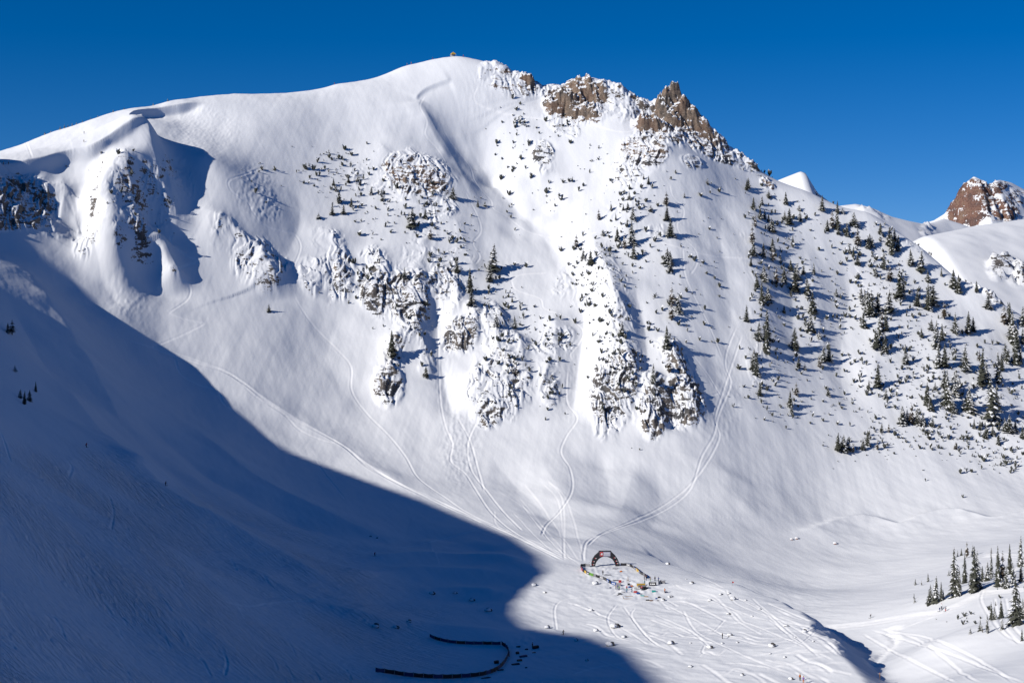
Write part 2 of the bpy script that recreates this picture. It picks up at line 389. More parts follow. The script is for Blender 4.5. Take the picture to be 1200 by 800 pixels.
# the summit crags stand proud: towers
def tower(u, v, w, h, Y=None, k=2.2):
    rk = .22 if 690 < u < 748 or u < 630 else .62
    P = march(Z.reshape(NR,NC), u, v) if Y is None else ((u-UC)/F*Y, Y, 0)
    i = np.where((np.abs(FX-P[0]) < w*2) & (np.abs(FY-P[1]) < w*2))[0]
    n = fbm(FX[i], FY[i], w*.9, 3, int(u))*w*.35
    d = np.hypot(FX[i]-P[0], (FY[i]-P[1])*1.0)+n
    w = w*1.35; h = h*.55
    p = sstep(w*1.1, w*.35, d)
    Z[i] += h*p*(1+.35*(cells(FX[i], FY[i], w*.3, 9)-.5)+.25*fbm(FX[i], FY[i], w*.3, 2, 5)); ROCKM[i] = np.maximum(ROCKM[i], rk*sstep(w*1.3, w*.8, d))
for a in [(650,128,8,13,1168),(662,122,8,12,1172),(676,128,9,9,1166),(682,112,9,11,1184),(698,118,8,9,1180),(700,135,8,6,1160),(716,112,9,8,1184),(733,112,8,5,1182),(750,116,6,7,1180),(757,120,5,7,1176),
          (620,100,5,11,1192),(608,102,5,6,1194),(588,92,7,6,1196),(575,90,6,4,1196),
          (775,125,7,15,1176),(785,120,7,17,1182),(797,134,8,13,1178),(788,148,7,10,1165),(808,148,7,10,1172),(820,160,7,8,1172),(832,168,6,7,1168),(846,178,5,9,1166),(762,155,8,13,1150),(752,158,7,8,1148),(774,158,7,9,1150),
          (868,190,5,6,1166),(882,198,5,6,1162),(1168,345,5,5,1085),(1160,338,4,4,1088)]:
    tower(*a)
# ---------------------------------------------------------------- wind-worked snow, chop of skiers, and small relief
n1 = fbm(FX, FY, 60, 3, 21)
dense = np.where(vis & (FY > 195) & (FY < 1300))[0]
x = FX[dense]; y = FY[dense]
Zkeep = Z[dense].copy(); fade = sstep(-70,-25,PU[dense])*sstep(1270,1225,PU[dense])*sstep(1300,1240,y)
Z[dense] += 1.0*fbm(x, y, 45, 3, 22)
Z[dense] += .12*fbm(x*1.0+.4*y, y*.35, 5, 3, 23)
# snow ribs and runnels running down the open face
face = sstep(700, 830, y)*sstep(1210,1120,y)
Z[dense] += face*(.16*fbm(x-.1*y, y*.10, 7, 3, 24)+.7*fbm(x+.05*y, y*.16, 26, 2, 25))
# the near slope at lower left is cut up by skis
PUd = PU[dense]; PVd = PV[dense]
CH = np.zeros(NR*NC, np.float32)
chop = sstep(500, 560, PVd+.0*PUd-(PUd*.45-60).clip(0))*sstep(620, 380, PUd+(800-PVd)*.2)
a = .55; sx = x*math.cos(a)-y*math.sin(a); sy = x*math.sin(a)+y*math.cos(a)
Z[dense] += chop*(.4*ridged(sx*.9, sy*.22, 3.6, 3, 30)+.35*fbm(sx, sy*.3, 9, 2, 32))
# knoll: tracked
CH[dense] = chop*(.35+.65*sstep(-.25,.35,fbm(x, y, 55, 3, 44)))
Z[dense] = Zkeep+(Z[dense]-Zkeep)*fade
# slide debris and sluffed snow below steep ground
for (u, v, ru, rv, q) in [(300,225,26,34,.45),(315,245,18,16,.5),(538,520,24,52,.35),(520,430,12,60,.25),(240,150,50,30,.22),(560,120,24,40,.18),(665,440,18,60,.22),(850,470,24,60,.2),(620,170,36,50,.16),(150,340,26,40,.3),(820,250,40,60,.12),(708,674,34,16,.4),(745,690,34,14,.45),(615,752,16,10,.35)]:
    i = np.where(vis & (np.abs(PU-u) < 1.3*ru) & (np.abs(PV-v) < 1.3*rv))[0]
    m_ = sstep(1.25, .5, np.hypot((PU[i]-u)/ru, (PV[i]-v)/rv))
    Z[i] += q*.55*m_*(1.6*np.maximum(noise(FX[i]/2.6, FY[i]/3.4, 61), 0)+.8*noise(FX[i]/1.8, FY[i]/7, 62))
kn = sstep(660,700,PVd)*sstep(560,640,PUd)*sstep(1010,960,PUd)
Z[dense] += kn*.22*fbm(x+.5*y, y*.5, 4, 3, 35)
WARM = np.zeros_like(ROCK)
for (u, v, ru, rv) in [(675,120,50,32),(720,118,50,24),(795,145,60,40),(755,165,34,26),(485,205,44,34),(600,92,40,16),(900,215,20,12),(150,215,40,50),(395,300,12,24)]:
    i = np.where(vis & (np.abs(PU-u) < 1.3*ru) & (np.abs(PV-v) < 1.3*rv))[0]
    WARM[i] = np.maximum(WARM[i], (.5 if u < 200 else 1)*sstep(1.2, .7, np.hypot((PU[i]-u)/ru, (PV[i]-v)/rv)))
Z2 = Z.reshape(NR, NC)
print('relief', time.time()-T0)
# ---------------------------------------------------------------- ski tracks: grooves cut in the snow
TR = []
def track(pts, w=1.0, dep=.45, rough=0, n=6):
    L = world_line(Z2, pts, n)
    # a jump across a skyline is cut
    i, d, t = near(L, w*4)
    e = sstep(0, .04, t)*sstep(0, .04, 1-t)
    q = d/w
    g = -np.exp(-q*q)+.55*np.exp(-(np.abs(q)-1.7)**2*1.6)
    if rough: g = g*(.4+.9*fbm(FX[i], FY[i], 2.5, 2, 51)+.4)
    TR.append((i, g*dep*e, np.exp(-(q/1.6)**2)*e))
for p in [[(205,268),(200,282),(215,298),(232,306),(212,314),(206,322),(222,336),(220,350),(204,362),(196,367)],
          [(196,367),(215,374),(240,379)],[(240,379),(214,392),(178,407)],
          [(150,398),(178,407),(205,418),(245,430),(272,440),(300,465),(330,483),(350,503),(375,515),(400,521)],
          [(205,420),(212,438),(232,450),(255,458),(262,472),(285,490)],
          [(312,195),(285,205),(268,212),(272,225),(290,237),(296,248),(310,264),(330,271),(345,275),(352,288),(348,303),(340,318)],
          [(340,338),(352,360),(370,385),(395,410),(411,430),(412,458),(430,485),(455,510),(475,535),(490,560),(520,582),(550,602),(600,625),(640,645),(665,656)],
          [(400,521),(430,545),(465,565),(500,580),(545,603),(590,625),(630,640)],
          [(498,112),(492,125),(500,142),(498,158),(512,175),(522,192),(520,205)],
          [(518,150),(530,170),(550,195),(555,210),(563,222),(575,235),(578,245),(595,255),(615,270),(640,278)],
          [(545,225),(560,255),(563,272),(554,285),(562,300),(556,310)],
          [(640,278),(670,280),(700,272)],[(598,328),(605,340),(632,350),(638,362),(665,372),(683,388),(678,402),(668,415),(672,425)],
          [(598,328),(610,322),(640,320)],
          [(665,430),(664,470),(676,490),(664,510),(657,530),(668,550),(670,575),(655,600),(640,615),(634,628)],
          [(513,380),(514,420),(516,470),(522,500),(530,520),(528,540),(545,555),(558,575),(575,600),(600,622),(640,645),(668,658)],
          [(560,490),(548,520),(552,550),(570,575),(590,600),(612,622)],[(536,490),(550,515),(560,550),(567,575)],
          [(478,240),(440,215),(448,228),(478,238),(510,242)],
          [(530,300),(533,290),(515,300),(503,312),(510,325)],
          [(864,380),(852,410),(850,430),(856,450),(842,485),(836,510),(822,535),(810,570),(790,590),(760,606),(715,622),(690,632),(684,645),(684,660)],
          [(870,390),(850,450),(838,490),(842,515),(815,560),(780,590),(740,610),(705,625),(687,640)],
          [(800,500),(820,470),(843,460)],[(784,215),(788,230),(800,243),(800,255),(793,262),(797,275),(812,290),(817,300),(815,312),(808,322)],
          [(758,280),(788,288),(815,296),(845,301),(878,303)],
          [(750,150),(730,155),(700,148),(685,140)],[(1000,310),(1010,330),(1005,350)],
          [(560,100),(555,115),(565,125),(600,135),(640,140)],
          [(800,400),(815,420),(830,440),(845,465)],[(800,290),(802,320),(812,345),(830,380),(846,420)],
          [(30,165),(34,175),(38,186)]]:
    track(p, .5, .18)
# tracks down to the arch and over the knoll
for p in [[(590,620),(640,640),(680,660)],[(600,600),(640,640),(670,657)],[(610,590),(650,640),(680,662)],[(650,660),(720,668),(790,664),(850,690)],
          [(652,738),(650,712),(662,702),(690,700),(720,702)],[(730,710),(745,730),(765,752),(785,762)],[(722,708),(712,725),(722,745),(742,752)],[(744,712),(740,722),(756,744),(772,756)],
          [(790,700),(820,702),(850,710),(880,722),(905,728)],[(770,690),(820,684),(870,704),(920,730),(960,752)],[(800,715),(816,740),(850,758),(890,776),(930,790)],
          [(800,720),(820,718),(845,722),(870,728),(920,748),(980,775)],[(860,700),(890,712),(925,745),(960,765)],[(880,700),(920,735),(960,770)],[(850,690),(860,705),(880,715),(910,725)],
          [(815,745),(840,735),(870,728)],[(900,725),(920,740),(940,752)],[(780,750),(830,742),(850,725)],[(640,770),(700,765),(740,772)],[(826,755),(824,765),(850,768)],
          [(870,770),(900,765),(935,755),(955,740)],[(790,684),(800,690),(830,700),(870,720)]]:
    track(p, .34, .12)
for p in [[(1020,738),(1060,750),(1110,765),(1160,785),(1200,800)],[(1030,736),(1080,752),(1130,790),(1150,800)],[(1010,742),(1040,760),(1060,770),(1100,790),(1120,800)],
          [(1040,740),(1090,748),(1140,770),(1190,800)],[(1060,735),(1100,720),(1110,712)],[(1152,690),(1150,705),(1165,730),(1180,745),(1200,755)],[(1178,700),(1185,730),(1200,748)],
          [(1165,700),(1172,728),(1195,755)]]:
    track(p, .4, .14)
for p in [[(948,736),(980,733),(1020,729),(1060,722),(1100,716),(1128,705),(1150,694),(1168,688)],[(1150,694),(1200,690)],[(1168,688),(1185,668),(1200,655)],[(1020,780),(1035,765),(1050,750),(1040,738),(1060,735)],
          [(1150,650),(1180,650),(1230,655)]]:
    for off in (0, 3): track([(a, b+off*.8) for a, b in p], 1.4, .22, 1)
for off in (-1.2, 1.4): track([(178,407+off),(230,424+off),(272,440),(330,482+off),(400,521),(430,545+off),(470,568),(530,596+off),(600,627),(660,657)], .7, .2)
# tracks in the shade
for p in [[(0,505),(6,520),(12,540)],[(370,540),(385,560),(405,585)],[(130,620),(133,600),(128,580)],[(430,640),(480,640),(560,620)],[(440,745),(470,750),(500,765)],
          [(180,690),(190,700),(200,715)],[(260,760),(266,775),(263,790)],[(310,760),(322,775),(325,785)],[(80,560),(84,548),(80,540)],[(250,700),(290,710),(330,705),(400,700)]]:
    track(p, .35, .2)
# many faint old tracks over the knoll and above the arch
rk = random.Random(21)
for q in range(64):
    u = rk.uniform(660, 960); v = rk.uniform(max(690, 676+(u-800)*.3), 790)
    du = rk.uniform(30, 90); dv = du*rk.uniform(.05, .65)*rk.choice([1,1,1,-.4])
    if v+dv < 684+(u+du-850)*.42: continue
    track([(u,v),(u+du*.33,v+dv*.2+rk.uniform(-5,5)),(u+du*.66,v+dv*.6+rk.uniform(-5,5)),(u+du,v+dv)], rk.uniform(.35,.6), rk.uniform(.07,.16))
for q in range(7):
    u = rk.uniform(560, 660); v = rk.uniform(560, 600)
    track([(u,v),(u+rk.uniform(10,40),v+25),(668+rk.uniform(-10,20),660+rk.uniform(-8,0))], .45, rk.uniform(.04,.08))
for q in range(30):
    u = rk.uniform(0, 420); v = rk.uniform(max(560,500+u*.5), 795); L = rk.uniform(8, 26)
    track([(u,v),(u+L*.3,v+L*.4),(u+L*.6,v+L)], .3, rk.uniform(.08,.2))
TRK = np.zeros(NR*NC, np.float32)
for i, g, m in TR: np.add.at(Z, i, g); TRK[i] = np.maximum(TRK[i], m)
Z2 = Z.reshape(NR, NC)

# ---------------------------------------------------------------- mesh building
def grid_mesh(name, X, Y, Zz, attrs):
    nr, nc = X.shape; n = nr*nc
    me = bpy.data.meshes.new(name)
    me.vertices.add(n); co = np.empty((n,3), np.float32); co[:,0] = X.ravel(); co[:,1] = Y.ravel(); co[:,2] = Zz.ravel()
    me.vertices.foreach_set('co', co.ravel())
    a = (np.arange(nr-1)[:,None]*nc+np.arange(nc-1)[None]).ravel().astype(np.int32)
    q = np.c_[a, a+1, a+nc+1, a+nc].astype(np.int32)
    nf = len(q)
    me.loops.add(nf*4); me.polygons.add(nf)
    me.loops.foreach_set('vertex_index', q.ravel())
    me.polygons.foreach_set('loop_start', np.arange(0, nf*4, 4, dtype=np.int32))
    me.polygons.foreach_set('use_smooth', np.ones(nf, bool))
    me.update(calc_edges=True)
    for k, v in attrs.items():
        at = me.attributes.new(k, 'FLOAT', 'POINT'); at.data.foreach_set('value', np.ascontiguousarray(v.ravel(), np.float32))
    return me

# ---------------------------------------------------------------- materials
def lin(c): return tuple(((v+.055)/1.055)**2.4 if v > .04045 else v/12.92 for v in c)
def new_mat(name):
    m = bpy.data.materials.new(name); m.use_nodes = True
    nt = m.node_tree; nt.nodes.clear()
    out = nt.nodes.new('ShaderNodeOutputMaterial'); b = nt.nodes.new('ShaderNodeBsdfPrincipled')
    nt.links.new(b.outputs[0], out.inputs[0]); return m, nt, b
def N(nt, t, **k):
    n = nt.nodes.new(t)
    for a, v in k.items(): setattr(n, a, v)
    return n
def math_node(nt, op, a, b=None, c=None, clamp=False):
    n = nt.nodes.new('ShaderNodeMath'); n.operation = op; n.use_clamp = clamp
    for i, v in enumerate((a, b, c)):
        if v is None: continue
        if isinstance(v, (int, float)): n.inputs[i].default_value = v
        else: nt.links.new(v, n.inputs[i])
    return n.outputs[0]
def tex(nt, scale, detail=4, rough=.55, vec=None, typ='ShaderNodeTexNoise'):
    n = nt.nodes.new(typ); n.inputs['Scale'].default_value = scale
    if 'Detail' in n.inputs: n.inputs['Detail'].default_value = detail
    if 'Roughness' in n.inputs: n.inputs['Roughness'].default_value = rough
    if vec: nt.links.new(vec, n.inputs['Vector'])
    return n
def ramp(nt, fac, stops):
    n = nt.nodes.new('ShaderNodeValToRGB'); e = n.color_ramp.elements
    while len(e) < len(stops): e.new(.5)
    for k, (p, c) in enumerate(stops): e[k].position = p; e[k].color = (*c, 1) if len(c) == 3 else c
    nt.links.new(fac, n.inputs[0]); return n.outputs[0]
def mixc(nt, f, a, b):
    n = nt.nodes.new('ShaderNodeMix'); n.data_type = 'RGBA'
    if isinstance(f, (int,float)): n.inputs[0].default_value = f
    else: nt.links.new(f, n.inputs[0])
    for i, v in ((6,a),(7,b)):
        if isinstance(v, tuple): n.inputs[i].default_value = (*v[:3], 1)
        else: nt.links.new(v, n.inputs[i])
    return n.outputs[2]
SNOW = (.80,.812,.84)
def snow_rock_mat(name, rock_lo, rock_hi, rock_red, thr=.0, use_attr=True, scale=1.0):
    m, nt, b = new_mat(name)
    tc = N(nt, 'ShaderNodeTexCoord'); ob = tc.outputs['Object']; ge = N(nt, 'ShaderNodeNewGeometry')
    sep = N(nt, 'ShaderNodeSeparateXYZ'); nt.links.new(ge.outputs['Normal'], sep.inputs[0])
    n1 = tex(nt, .7*scale, 5, .7, ob); n2 = tex(nt, .06*scale, 3, .6, ob); n3 = tex(nt, .9*scale, 3, .6, ob)
    if use_attr:
        at = N(nt, 'ShaderNodeAttribute', attribute_name='rock'); msk = at.outputs['Fac']
    # steep and inside a rock band, broken by noise
    steep = math_node(nt, 'SUBTRACT', 1.0, sep.outputs['Z'])
    s = math_node(nt, 'ADD', steep, math_node(nt, 'MULTIPLY', math_node(nt, 'SUBTRACT', n1.outputs[0], .5), .95))
    mb = N(nt, 'ShaderNodeMapping'); mb.inputs['Rotation'].default_value = (.2,.5,.3); mb.inputs['Scale'].default_value = (.13,.16,.48); nt.links.new(ob, mb.inputs[0])
    lb = tex(nt, 1.0*scale, 4, .6, mb.outputs[0])        # ledges that hold snow
    s = math_node(nt, 'ADD', s, math_node(nt, 'MULTIPLY', math_node(nt, 'SUBTRACT', lb.outputs[0], .52), 1.15))
    if use_attr: s = math_node(nt, 'ADD', s, math_node(nt, 'MULTIPLY', math_node(nt, 'SUBTRACT', msk, 1.0), .42))
    f = nt.nodes.new('ShaderNodeMapRange'); f.interpolation_type = 'SMOOTHSTEP'
    f.inputs['From Min'].default_value = .25+thr; f.inputs['From Max'].default_value = .29+thr; nt.links.new(s, f.inputs['Value'])
    fac = f.outputs[0]
    if use_attr: fac = math_node(nt, 'MULTIPLY', fac, math_node(nt, 'GREATER_THAN', msk, .12))
    rc = ramp(nt, n2.outputs[0], [(.38, rock_lo), (.52, rock_hi), (.62, rock_red)])
    if use_attr:
        wa = N(nt, 'ShaderNodeAttribute', attribute_name='warm')
        rc = mixc(nt, wa.outputs['Fac'], ramp(nt, n2.outputs[0], [(.4, (.07,.07,.075)), (.6, (.16,.14,.125))]), rc) if not scale < 1 else rc
    dk = ramp(nt, n3.outputs[0], [(.35, (.35,.33,.32)), (.55, (1,1,1))])
    mu = N(nt, 'ShaderNodeMix', data_type='RGBA', blend_type='MULTIPLY'); mu.inputs[0].default_value = .8
    nt.links.new(rc, mu.inputs[6]); nt.links.new(dk, mu.inputs[7])
    sn = ramp(nt, tex(nt, .012, 3, .5, ob).outputs[0], [(.3, (SNOW[0]*.955, SNOW[1]*.96, SNOW[2]*.97)), (.7, SNOW)])
    tr = N(nt, 'ShaderNodeAttribute', attribute_name='track'); sn = mixc(nt, math_node(nt, 'MULTIPLY', tr.outputs['Fac'], .75), sn, (.94,.94,.95))
    nt.links.new(mixc(nt, fac, sn, mu.outputs[2]), b.inputs['Base Color'])
    b.inputs['Roughness'].default_value = .75; b.inputs['Specular IOR Level'].default_value = .25
    bn = nt.nodes.new('ShaderNodeBump'); bn.inputs['Strength'].default_value = .16; bn.inputs['Distance'].default_value = .35
    # wind ripples stretched along the slope plus grain
    mp = N(nt, 'ShaderNodeMapping'); mp.inputs['Rotation'].default_value = (0,0,.5); mp.inputs['Scale'].default_value = (1.0,.3,.6)
    nt.links.new(ob, mp.inputs[0])
    r1 = tex(nt, .55, 5, .6, mp.outputs[0])
    h = math_node(nt, 'ADD', math_node(nt, 'MULTIPLY', r1.outputs[0], 1.0), math_node(nt, 'MULTIPLY', math_node(nt, 'MULTIPLY', n3.outputs[0], fac), 4.0))
    if use_attr:   # snow cut up by skis: short streaks running down the slope
        ca = N(nt, 'ShaderNodeAttribute', attribute_name='chop')
        m2 = N(nt, 'ShaderNodeMapping'); m2.inputs['Rotation'].default_value = (0,0,.55); nt.links.new(ob, m2.inputs[0])
        m3 = N(nt, 'ShaderNodeMapping'); m3.inputs['Scale'].default_value = (.22,1.15,.5); nt.links.new(m2.outputs[0], m3.inputs[0])
        st = tex(nt, .62, 4, .62, m3.outputs[0]); st.inputs['Distortion'].default_value = .6
        b2 = nt.nodes.new('ShaderNodeBump'); b2.inputs['Strength'].default_value = 1; b2.inputs['Distance'].default_value = 2.5
        nt.links.new(math_node(nt, 'MULTIPLY', st.outputs[0], ca.outputs['Fac']), b2.inputs['Height']); nt.links.new(b2.outputs[0], bn.inputs['Normal'])
    nt.links.new(h, bn.inputs['Height']); nt.links.new(bn.outputs[0], b.inputs['Normal'])
    return m
M_MTN = snow_rock_mat('snow_and_rock', (.10,.085,.075), (.22,.165,.125), (.17,.115,.085))
me = grid_mesh('mountain', GXv, GYv, Z2, {'rock': ROCKM, 'track': TRK, 'warm': WARM, 'chop': CH})
me.materials.append(M_MTN)
mountain = bpy.data.objects.new('mountain', me); COL.objects.link(mountain)
mountain['kind'] = 'structure'; mountain['label'] = 'snow covered mountain bowl with rocky ribs and ski tracks'
print('mesh', time.time()-T0)

# ---------------------------------------------------------------- the country behind, and the ground to the horizon
def far_hill(name, crest, front, back, x0, x1, y0, y1, step, mat, amp=3, rock=None, seed=0, sharp=4, label=''):
    """a ridge: its crest passes through the given points; slopes fall away in front and behind"""
    c = np.array([((u-UC)/F*Y, Y, (VH-v)/F*Y) for u, v, Y in crest])
    xs = np.arange(x0, x1, step); ys = np.arange(y0, y1, step); X, Y = np.meshgrid(xs, ys)
    cyv = np.interp(X, c[:,0], c[:,1]); czv = np.interp(X, c[:,0], c[:,2])
    d = Y-cyv
    s = np.where(d < 0, front, back)*np.sqrt(d*d+sharp*sharp)-np.where(d < 0, front, back)*sharp
    edge = sstep(0, 60, X-x0)*sstep(0, 60, x1-X)
    Zz = czv-s+amp*fbm(X, Y, 60, 4, seed)*sstep(0, 40, np.abs(d))
    Rk = np.zeros_like(X)
    if rock:
        U = UC+X/Y*F; V = VH-Zz/Y*F
        for (u, v, ru, rv, st, rot) in rock:
            q, w_ = math.cos(math.radians(rot)), math.sin(math.radians(rot))
            dd = np.hypot(((U-u)*q+(V-v)*w_)/ru, (-(U-u)*w_+(V-v)*q)/rv)
            Rk = np.maximum(Rk, st*sstep(1.25, .6, dd))
        e = sstep(.15, .5, Rk+.3*fbm(X, Y, 25, 3, seed+3))
        wx = X+fbm(X, Y, 40, 2, seed+5)*14; k = step/3.0
        Zz = Zz+e*sstep(0,14,np.abs(d))*(7*k*(cells(wx*1.0+Y*.5, Y*.5-wx*.5, 11*k, seed)-.5)+4*k*(cells(wx*1.2+Y*.3, Y*.7, 5*k, seed+1)-.5)+5*k*ridged(wx+Y*.5, Y*.4-wx*.4, 22*k, 4, seed+2))*np.minimum(Rk*1.2,1)
        Rk = e*np.minimum(Rk*1.3, 1)
    Zz = np.maximum(Zz, -255.0-0*X); Zz = np.where(edge < 1, Zz*edge-255*(1-edge), Zz)
    m = grid_mesh(name, X, Y, Zz, {'rock': Rk}); m.materials.append(mat)
    o = bpy.data.objects.new(name, m); COL.objects.link(o); o['kind'] = 'structure'; o['label'] = label
    return o
M_RED = snow_rock_mat('red_rock_snow', (.09,.06,.055), (.17,.09,.068), (.20,.13,.095), -.04, True, .45)
far_hill('snowfield', [(980,330,1480),(1040,310,1480),(1070,288,1480),(1084,277,1480),(1110,272,1500),(1150,264,1540),(1200,257,1580),(1260,250,1640),(1400,235,1750)], .5, .4, 300, 1500, 1180, 1950, 3.5, M_MTN, 3,
         [(1185,312,22,10,.9,25),(1168,318,10,14,.9,-30),(1195,330,12,8,.8,20)], 61, 60, 'smooth open snowfield behind the wooded shoulder')
far_hill('far_ridge', [(940,252,1900),(985,241,1900),(1003,239,1900),(1020,243,1900),(1045,254,1900),(1065,259,1910),(1080,262,1930),(1092,261,1960),(1106,256,2000),(1125,262,2000),(1160,275,2000),(1300,300,2000)], .5, .5, 330, 1100, 1650, 2300, 3.5, M_MTN, 2,
         [(1024,249,24,5,.45,20),(1086,270,8,9,.5,0)], 62, 12, 'low white ridge behind the wooded shoulder')
far_hill('snow_peak', [(880,235,1560),(905,214,1560),(920,208,1560),(938,201,1560),(944,203,1560),(952,216,1555),(958,226,1550),(970,235,1550),(984,245,1545),(1000,258,1540),(1030,300,1540),(1060,400,1540)], .75, .9, 220, 560, 1380, 1750, 2.5, M_MTN, 6,
         [(958,222,5,14,.5,-20)], 63, 2, 'small white peak with a cornice behind the ridge')
far_hill('brown_peak', [(1040,275,2700),(1075,264,2700),(1095,258,2700),(1108,250,2700),(1122,230,2700),(1132,214,2700),(1142,207,2700),(1150,211,2700),(1160,217,2700),(1166,212,2700),(1172,211,2720),(1185,214,2740),(1200,222,2750),
                        (1230,232,2780),(1300,262,2800),(1400,280,2800)], .95, .8, 640, 1500, 2350, 3100, 3.2, M_RED, 5,
         [(1140,234,40,28,1.0,-35),(1168,246,30,14,.75,10),(1175,216,8,8,.7,0),(1080,268,14,8,.6,-10),(1190,232,16,12,.5,0)], 64, 6, 'far brown rock peak streaked with snow')
def plain_sheet():
    xs = np.r_[-12000,-8000,-5000,-3000,np.arange(-2000,2001,250),3000,5000,8000,12000].astype(float); X, Y = np.meshgrid(xs, xs+1500)
    Zz = -262+fbm(X, Y, 900, 3, 71)*14
    m = grid_mesh('snow_ground', X, Y, Zz, {'rock': X*0}); m.materials.append(M_MTN)
    o = bpy.data.objects.new('snow_ground', m); COL.objects.link(o); o['kind'] = 'structure'; o['label'] = 'snow covered ground out to the horizon'
plain_sheet()
# ================================================================ THINGS
def simple_mat(name, c, rough=.8, noise_amt=.25, scale=3.0, metal=0):
    m, nt, b = new_mat(name)
    tc = N(nt, 'ShaderNodeTexCoord'); n = tex(nt, scale, 3, .6, tc.outputs['Object'])
    lo = tuple(v*(1-noise_amt) for v in c); hi = tuple(min(1, v*(1+noise_amt)) for v in c)
    nt.links.new(ramp(nt, n.outputs[0], [(.35, lo), (.65, hi)]), b.inputs['Base Color'])
    b.inputs['Roughness'].default_value = rough; b.inputs['Metallic'].default_value = metal
    b.inputs['Specular IOR Level'].default_value = .3
    return m
M_NEEDLE = simple_mat('needles', (.062,.066,.052), .9, .35, 1.2)
M_NEEDLE2 = simple_mat('brown_needles', (.075,.058,.04), .9, .35, 1.2)
M_TSNOW = simple_mat('tree_snow', (.80,.81,.84), .8, .04)
M_BARK = simple_mat('bark', (.10,.075,.06), .95, .3, 2)
def mesh_from(name, V, Fc, mats, mi=None, smooth=False):
    me = bpy.data.meshes.new(name); me.from_pydata([tuple(v) for v in V], [], Fc)
    for m in mats: me.materials.append(m)
    if mi is not None: me.polygons.foreach_set('material_index', mi)
    if smooth: me.polygons.foreach_set('use_smooth', [True]*len(Fc))
    me.update(); return me
def link(name, me, parent=None, loc=(0,0,0)):
    o = bpy.data.objects.new(name, me); COL.objects.link(o); o.parent = parent; o.location = loc; return o
def empty(name, loc, rz=0, sc_=1):
    o = bpy.data.objects.new(name, None); COL.objects.link(o); o.location = loc; o.rotation_euler = (0,0,rz)
    o.scale = (sc_,)*3 if isinstance(sc_, (int,float)) else sc_; o.empty_display_size = .3; return o
def tag(o, label, cat, group=None):
    o['label'] = label; o['category'] = cat
    if group: o['group'] = group
    return o
# ---- conifers, unit height
def crown_mesh(seed, R, levels, nb, z0=.05, snow=.35, gap=.0, needle=M_NEEDLE, lean=.0):
    r = random.Random(seed); V = []; Fc = []; mi = []
    ph = r.uniform(0, 6.28)
    for k in range(levels):
        t = k/(levels-1); z = z0+(1-z0)*(t**.92)
        if r.random() < gap: continue
        rad = R*((1-t)**.85)*(.72+.5*r.random())+.012
        m = max(4, int(nb*(.5+.6*(1-t))))
        for j in range(m):
            a = ph+6.283*(j+r.uniform(-.35,.35))/m+k*1.1
            L = rad*r.uniform(.55, 1.18)*(1+.22*math.sin(a*2+seed))
            wdt = L*r.uniform(.22,.36)+.006
            dz = -L*r.uniform(.25,.6)+r.uniform(-.008,.008); c, s_ = math.cos(a), math.sin(a)
            b = len(V); zz = z+r.uniform(-.012,.012)
            V += [(0,0,zz+.012), (c*L*.55-s_*wdt, s_*L*.55+c*wdt, zz+dz*.45), (c*L, s_*L, zz+dz), (c*L*.55+s_*wdt, s_*L*.55-c*wdt, zz+dz*.45), (c*L*.5, s_*L*.5, zz+dz*.35+.016)]
            Fc += [(b,b+1,b+4), (b+1,b+2,b+4), (b+2,b+3,b+4), (b+3,b,b+4)]; mi += [0]*4
            Fc += [(b,b+3,b+2,b+1)]; mi += [0]
            # snow lying on the bough, more of it on the windward side
            if r.random() < snow*(1.0+.6*math.cos(a-3.9)):
                b = len(V); q = r.uniform(.35,.8); w2 = wdt*q; h = .011+.006*r.random()
                V += [(c*L*.22,s_*L*.22,zz+dz*.1+h+.006), (c*L*.55-s_*w2, s_*L*.55+c*w2, zz+dz*.42+h*.8), (c*L*.92, s_*L*.92, zz+dz*.9+h*.7), (c*L*.55+s_*w2, s_*L*.55-c*w2, zz+dz*.42+h*.8), (c*L*.5, s_*L*.5, zz+dz*.35+.016+h)]
                Fc += [(b,b+1,b+4), (b+1,b+2,b+4), (b+2,b+3,b+4), (b+3,b,b+4)]; mi += [1]*4
    V = [(x+lean*z*z, y, z) for x, y, z in V]
    return mesh_from('crown', V, Fc, [needle, M_TSNOW], mi)
def trunk_mesh(seed, lean=0):
    V = []; Fc = []; n = 7
    for k in range(6):
        z = k/5*.96; rr = .016*(1-z)+.002
        for j in range(n): V.append((math.cos(6.283*j/n)*rr+lean*z*z, math.sin(6.283*j/n)*rr, z-.03 if k == 0 else z))
    for k in range(5):
        for j in range(n): Fc.append((k*n+j, k*n+(j+1)%n, (k+1)*n+(j+1)%n, (k+1)*n+j))
    return mesh_from('trunk', V, Fc, [M_BARK], smooth=True)
SPIRE = [(crown_mesh(10+i, [.125,.15,.11,.17,.14,.13,.19][i], [30,26,30,24,26,22,20][i], 9, [.04,.06,.1,.03,.05,.12,.02][i], [.25,.35,.3,.5,.2,.4,.6][i], [.0,.05,.12,.04,0,.2,.05][i], [M_NEEDLE,M_NEEDLE,M_NEEDLE,M_NEEDLE,M_NEEDLE,M_NEEDLE2,M_NEEDLE][i], [0,.02,-.02,0,.01,0,.03][i]), trunk_mesh(i, [0,.02,-.02,0,.01,0,.03][i])) for i in range(7)]
BUSH = [(crown_mesh(40+i, [.3,.36,.27,.42][i], 12, 9, .0, [.5,.7,.8,.6][i], .1, M_NEEDLE), trunk_mesh(9)) for i in range(4)]
TREES = []
def crop(u0, v0, s, L): 
    for X, Y, H in L: TREES.append((u0+X/s, v0+Y/s, H/s))
